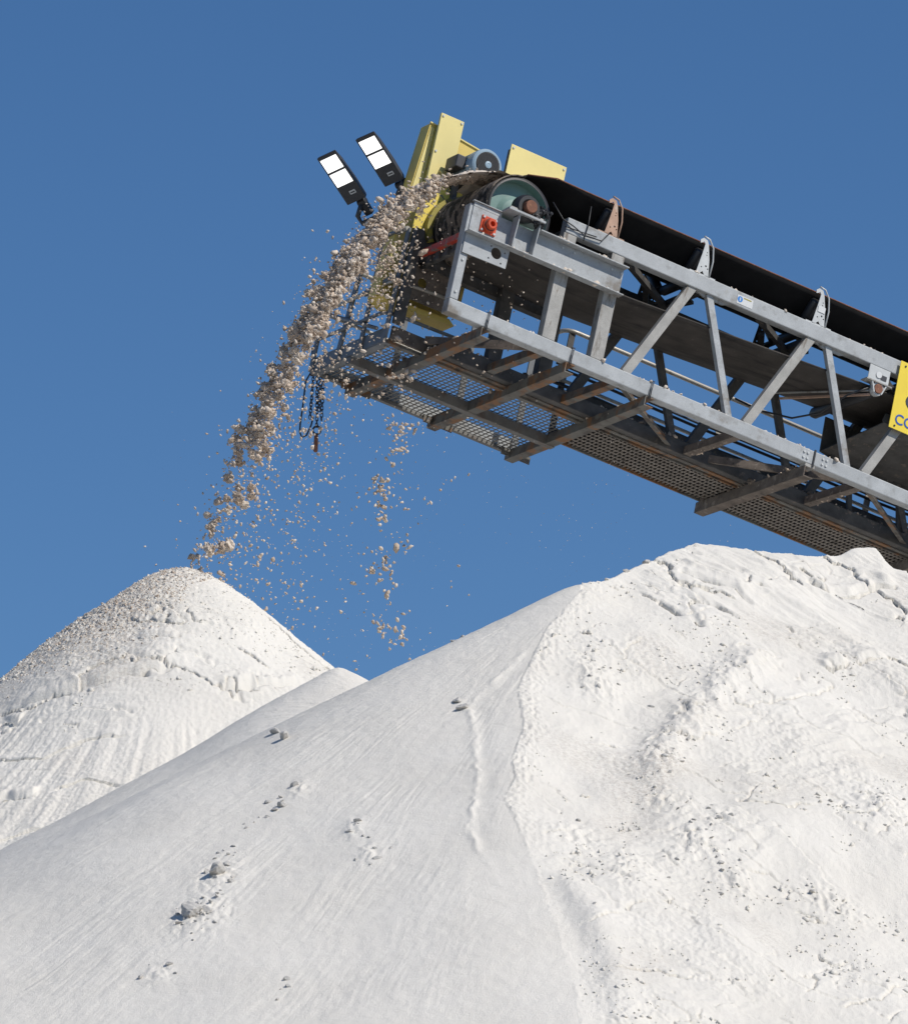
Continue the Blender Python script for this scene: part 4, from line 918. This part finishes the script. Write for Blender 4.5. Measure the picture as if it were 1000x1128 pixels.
so = stuff_mesh('falling_salt', P_[rest], R_[rest], [M['lump'], M['lump_pale'], M['lump']]); tag(so, kind='stuff')
spill('spilled_mud', [(.36, .45, .1, 1.6, .0, 260), (1.22, 1.31, .05, 1.4, .0, 160), (2.05, 2.13, .05, 1.3, .0, 150), (.02, 1.0, 1.0, 1.1, .0, 160), (.4, 7, .9, 1.0, .13, 900), (3.7, 3.85, .1, 1.6, -.02, 180), (3.05, 3.12, .1, .9, .02, 90), (4.35, 4.42, .1, .9, .02, 90)], [M['mud'], M['lump']], 701)
spill('spilled_salt', [(.66, 1.57, -.08, -.01, 1.013, 60), (.05, 1.57, -.08, -.01, .753, 90), (2.2, 7, .0, .1, 1.262, 120), (.0, 4.5, .0, .1, .132, 160), (.3, .66, -.07, .1, 1.066, 60)], [M['lump_pale']], 711)
# thin dust drifting under the head
n = 1500; p = org_ + eu_ * RNG.uniform(-1.6, 3.4, n)[:, None] + ev_ * RNG.uniform(.0, 2.2, n)[:, None]; p[:, 2] -= RNG.uniform(0.2, 3.4, n) + 0; 
k_ = pn(p[:, 0] * 1.3, p[:, 2] * .8, 420) > .02; p = p[k_]
DV = [lump_var(61)]
bm = bmesh.new(); bmesh.ops.create_icosphere(bm, subdivisions=1, radius=1); bmesh.ops.dissolve_degenerate(bm, edges=bm.edges, dist=.01)
me = bpy.data.meshes.new('grain'); me.from_pydata([(1, 0, 0), (-1, 0, 0), (0, 1, 0), (0, -1, 0), (0, 0, 1.4), (0, 0, -1.4)], [], [(0, 2, 4), (2, 1, 4), (1, 3, 4), (3, 0, 4), (2, 0, 5), (1, 2, 5), (3, 1, 5), (0, 3, 5)]); bm.free()
ds = stuff_mesh('salt_dust', p, RNG.uniform(.0016, .0042, len(p)), [M['lump_pale']], variants=[me]); tag(ds, kind='stuff')

# ------------------------------------------------------------------ clods lying on the heaps

def clod_var(seed):
    bm = bmesh.new(); bmesh.ops.create_icosphere(bm, subdivisions=3, radius=1); st = [random.uniform(.8, 1.15) for _ in range(3)]
    pl_ = [(Vector((random.gauss(0, 1), random.gauss(0, 1), random.gauss(0, 1))).normalized(), random.uniform(.35, .8)) for _ in range(11)]
    for vt in bm.verts:
        p = vt.co.copy()
        for n_, d_ in pl_:
            h = p.dot(n_)
            if h > d_: p -= n_ * (h - d_) * .96
        q = 1 + .10 * float(pn(p.x * 2.2 + seed * 3.1, p.y * 2.2 - p.z * 1.9, seed)) + .10 * float(pn(p.x * 6 + seed, p.z * 6 + p.y * 4, seed + 5))
        vt.co = Vector((p.x * st[0], p.y * st[1], p.z * st[2])) * q
    me = bpy.data.meshes.new('salt_clod'); bm.to_mesh(me); bm.free(); return me
CV = [clod_var(i + 71) for i in range(6)]
M['clod'] = mat('shade_grey_clod', (.58, .555, .515), .95, 0, .12, 3, ((.45, .42, .38), 8, .58, .12), None, .6, 60)  # white salt greyed: the clods' shaded faces are put into this colour
for me in CV: me.materials.append(M['clod'])
def put_clod(x, y, r, fn, label, cat, group=None, sink=.25, name='salt_clod'):
    z = float(fn(np.array([x]), np.array([y]))[0]); o = link(name, CV[int(RNG.integers(len(CV)))]); o.location = (x, y, z + r * (.5 - sink)); o.scale = (r * RNG.uniform(.85, 1.25), r * RNG.uniform(.85, 1.2), r * RNG.uniform(.55, .8)); o.rotation_euler = (RNG.uniform(-.5, .5), RNG.uniform(-.5, .5), RNG.uniform(0, 6.28))
    tag(o, label, cat, group); return o
put_clod(*LROCK[0], .050, main_heap, 'left clod of the isolated pair high on the smooth left flank', 'clod')
put_clod(LROCK[1][0], LROCK[1][1], .062, main_heap, 'right clod of the isolated pair high on the smooth left flank', 'clod')
put_clod(*LROCK[5], .040, main_heap, 'upper clod of the two beside the white runnel', 'clod')
put_clod(*LROCK[6], .050, main_heap, 'lower clod of the two beside the white runnel', 'clod')
put_clod(LROCK[3][0], LROCK[3][1], .10, main_heap, 'biggest angular clod on the smooth left flank, in the lower broken patch', 'clod', None, .35)
put_clod(LROCK[2][0], LROCK[2][1], .08, main_heap, 'big angular clod on the smooth left flank, in the upper broken patch', 'clod', None, .35)
G1 = 'clods in the broken patches on the left flank'
TRAIL = [LROCK[10], LROCK[13], LROCK[2], LROCK[4], LROCK[3]]
def along(P):
    k = int(RNG.integers(len(P) - 1)); t = RNG.uniform(); return P[k][0] * (1 - t) + P[k + 1][0] * t, P[k][1] * (1 - t) + P[k + 1][1] * t
for i in range(46):
    x, y = along(TRAIL); put_clod(x + RNG.normal() * .035, y + RNG.normal() * .09, float(np.clip(RNG.lognormal(-4.15, .45), .008, .04)), main_heap, 'angular shade-grey clod in the diagonal trail of debris down the smooth left flank', 'clod', 'clods in the diagonal trail on the left flank', .25)
for c, n_ in ((2, 7), (3, 10), (7, 7), (8, 4), (9, 2), (11, 5), (14, 4)):
    for i in range(n_):
        put_clod(LROCK[c][0] + RNG.normal() * .06, LROCK[c][1] + RNG.normal() * .13, float(np.clip(RNG.lognormal(-3.95, .4), .010, .05)), main_heap, 'angular shade-grey clod in a small broken patch on the smooth left flank', 'clod', G1, .4)
G2 = 'clods strewn over the dug right face'
for i in range(150):
    cx, cy = CLUST[int(RNG.integers(len(CLUST)))]; x, y = cx + RNG.normal() * .16, cy + RNG.normal() * .26
    put_clod(x, y, float(np.clip(RNG.lognormal(-4.25, .42), .009, .038)), main_heap, 'small white clod lying loose on the rough dug right face', 'clod', G2, .45)
for x, y, r, wh in ((1.11, 45.24, .022, 'smallest clod on the skyline crest, where the smooth flank meets the dug face'), (1.27, 45.50, .036, 'second clod along the skyline crest, right of where smooth flank meets dug face'), (1.42, 45.74, .040, 'largest clod on the skyline crest, on its rising stretch'), (1.80, 46.30, .026, 'lone clod on the summit of the large heap, under the conveyor')):
    put_clod(x, y, r, main_heap, wh, 'clod', 'clods on the skyline crest', .35)
def clod_field(name, fn, n, xr, yr, seed, thr, sz):
    x = RNG.uniform(*xr, n); y = RNG.uniform(*yr, n); k = pn(x * 1.4, y * 1.1, seed) + .5 * pn(x * 4, y * 3, seed + 1) > thr
    if fn is main_heap: k &= x > np.interp(y, EY, EX) + .03
    x, y = x[k], y[k]; z = fn(x, y); r = np.clip(RNG.lognormal(sz, .45, len(x)), .004, .03)
    tag(stuff_mesh(name, np.stack([x, y, z + r * .3], -1), r, [M['salt']]), kind='stuff')
clod_field('loose_salt_crumbs', main_heap, 6000, (.5, 3.7), (37.5, 46.2), 501, .22, -5.0)
clod_field('loose_salt_crumbs', left_heap, 3500, (-4.2, -.9), (48.4, 51.4), 511, .2, -5.3)
xg = LPX - .45 + RNG.normal(size=5200) * .6; yg = LPY - .55 + RNG.normal(size=5200) * .45; kk = left_dirt(xg, yg) > .3; xg, yg = xg[kk], yg[kk]
rg = np.clip(RNG.lognormal(-5.4, .4, len(xg)), .0025, .012); tag(stuff_mesh('fresh_salt_crumbs', np.stack([xg, yg, left_heap(xg, yg) + rg * .3], -1), rg, [M['lump_pale'], M['salt'], M['lump']]), kind='stuff')
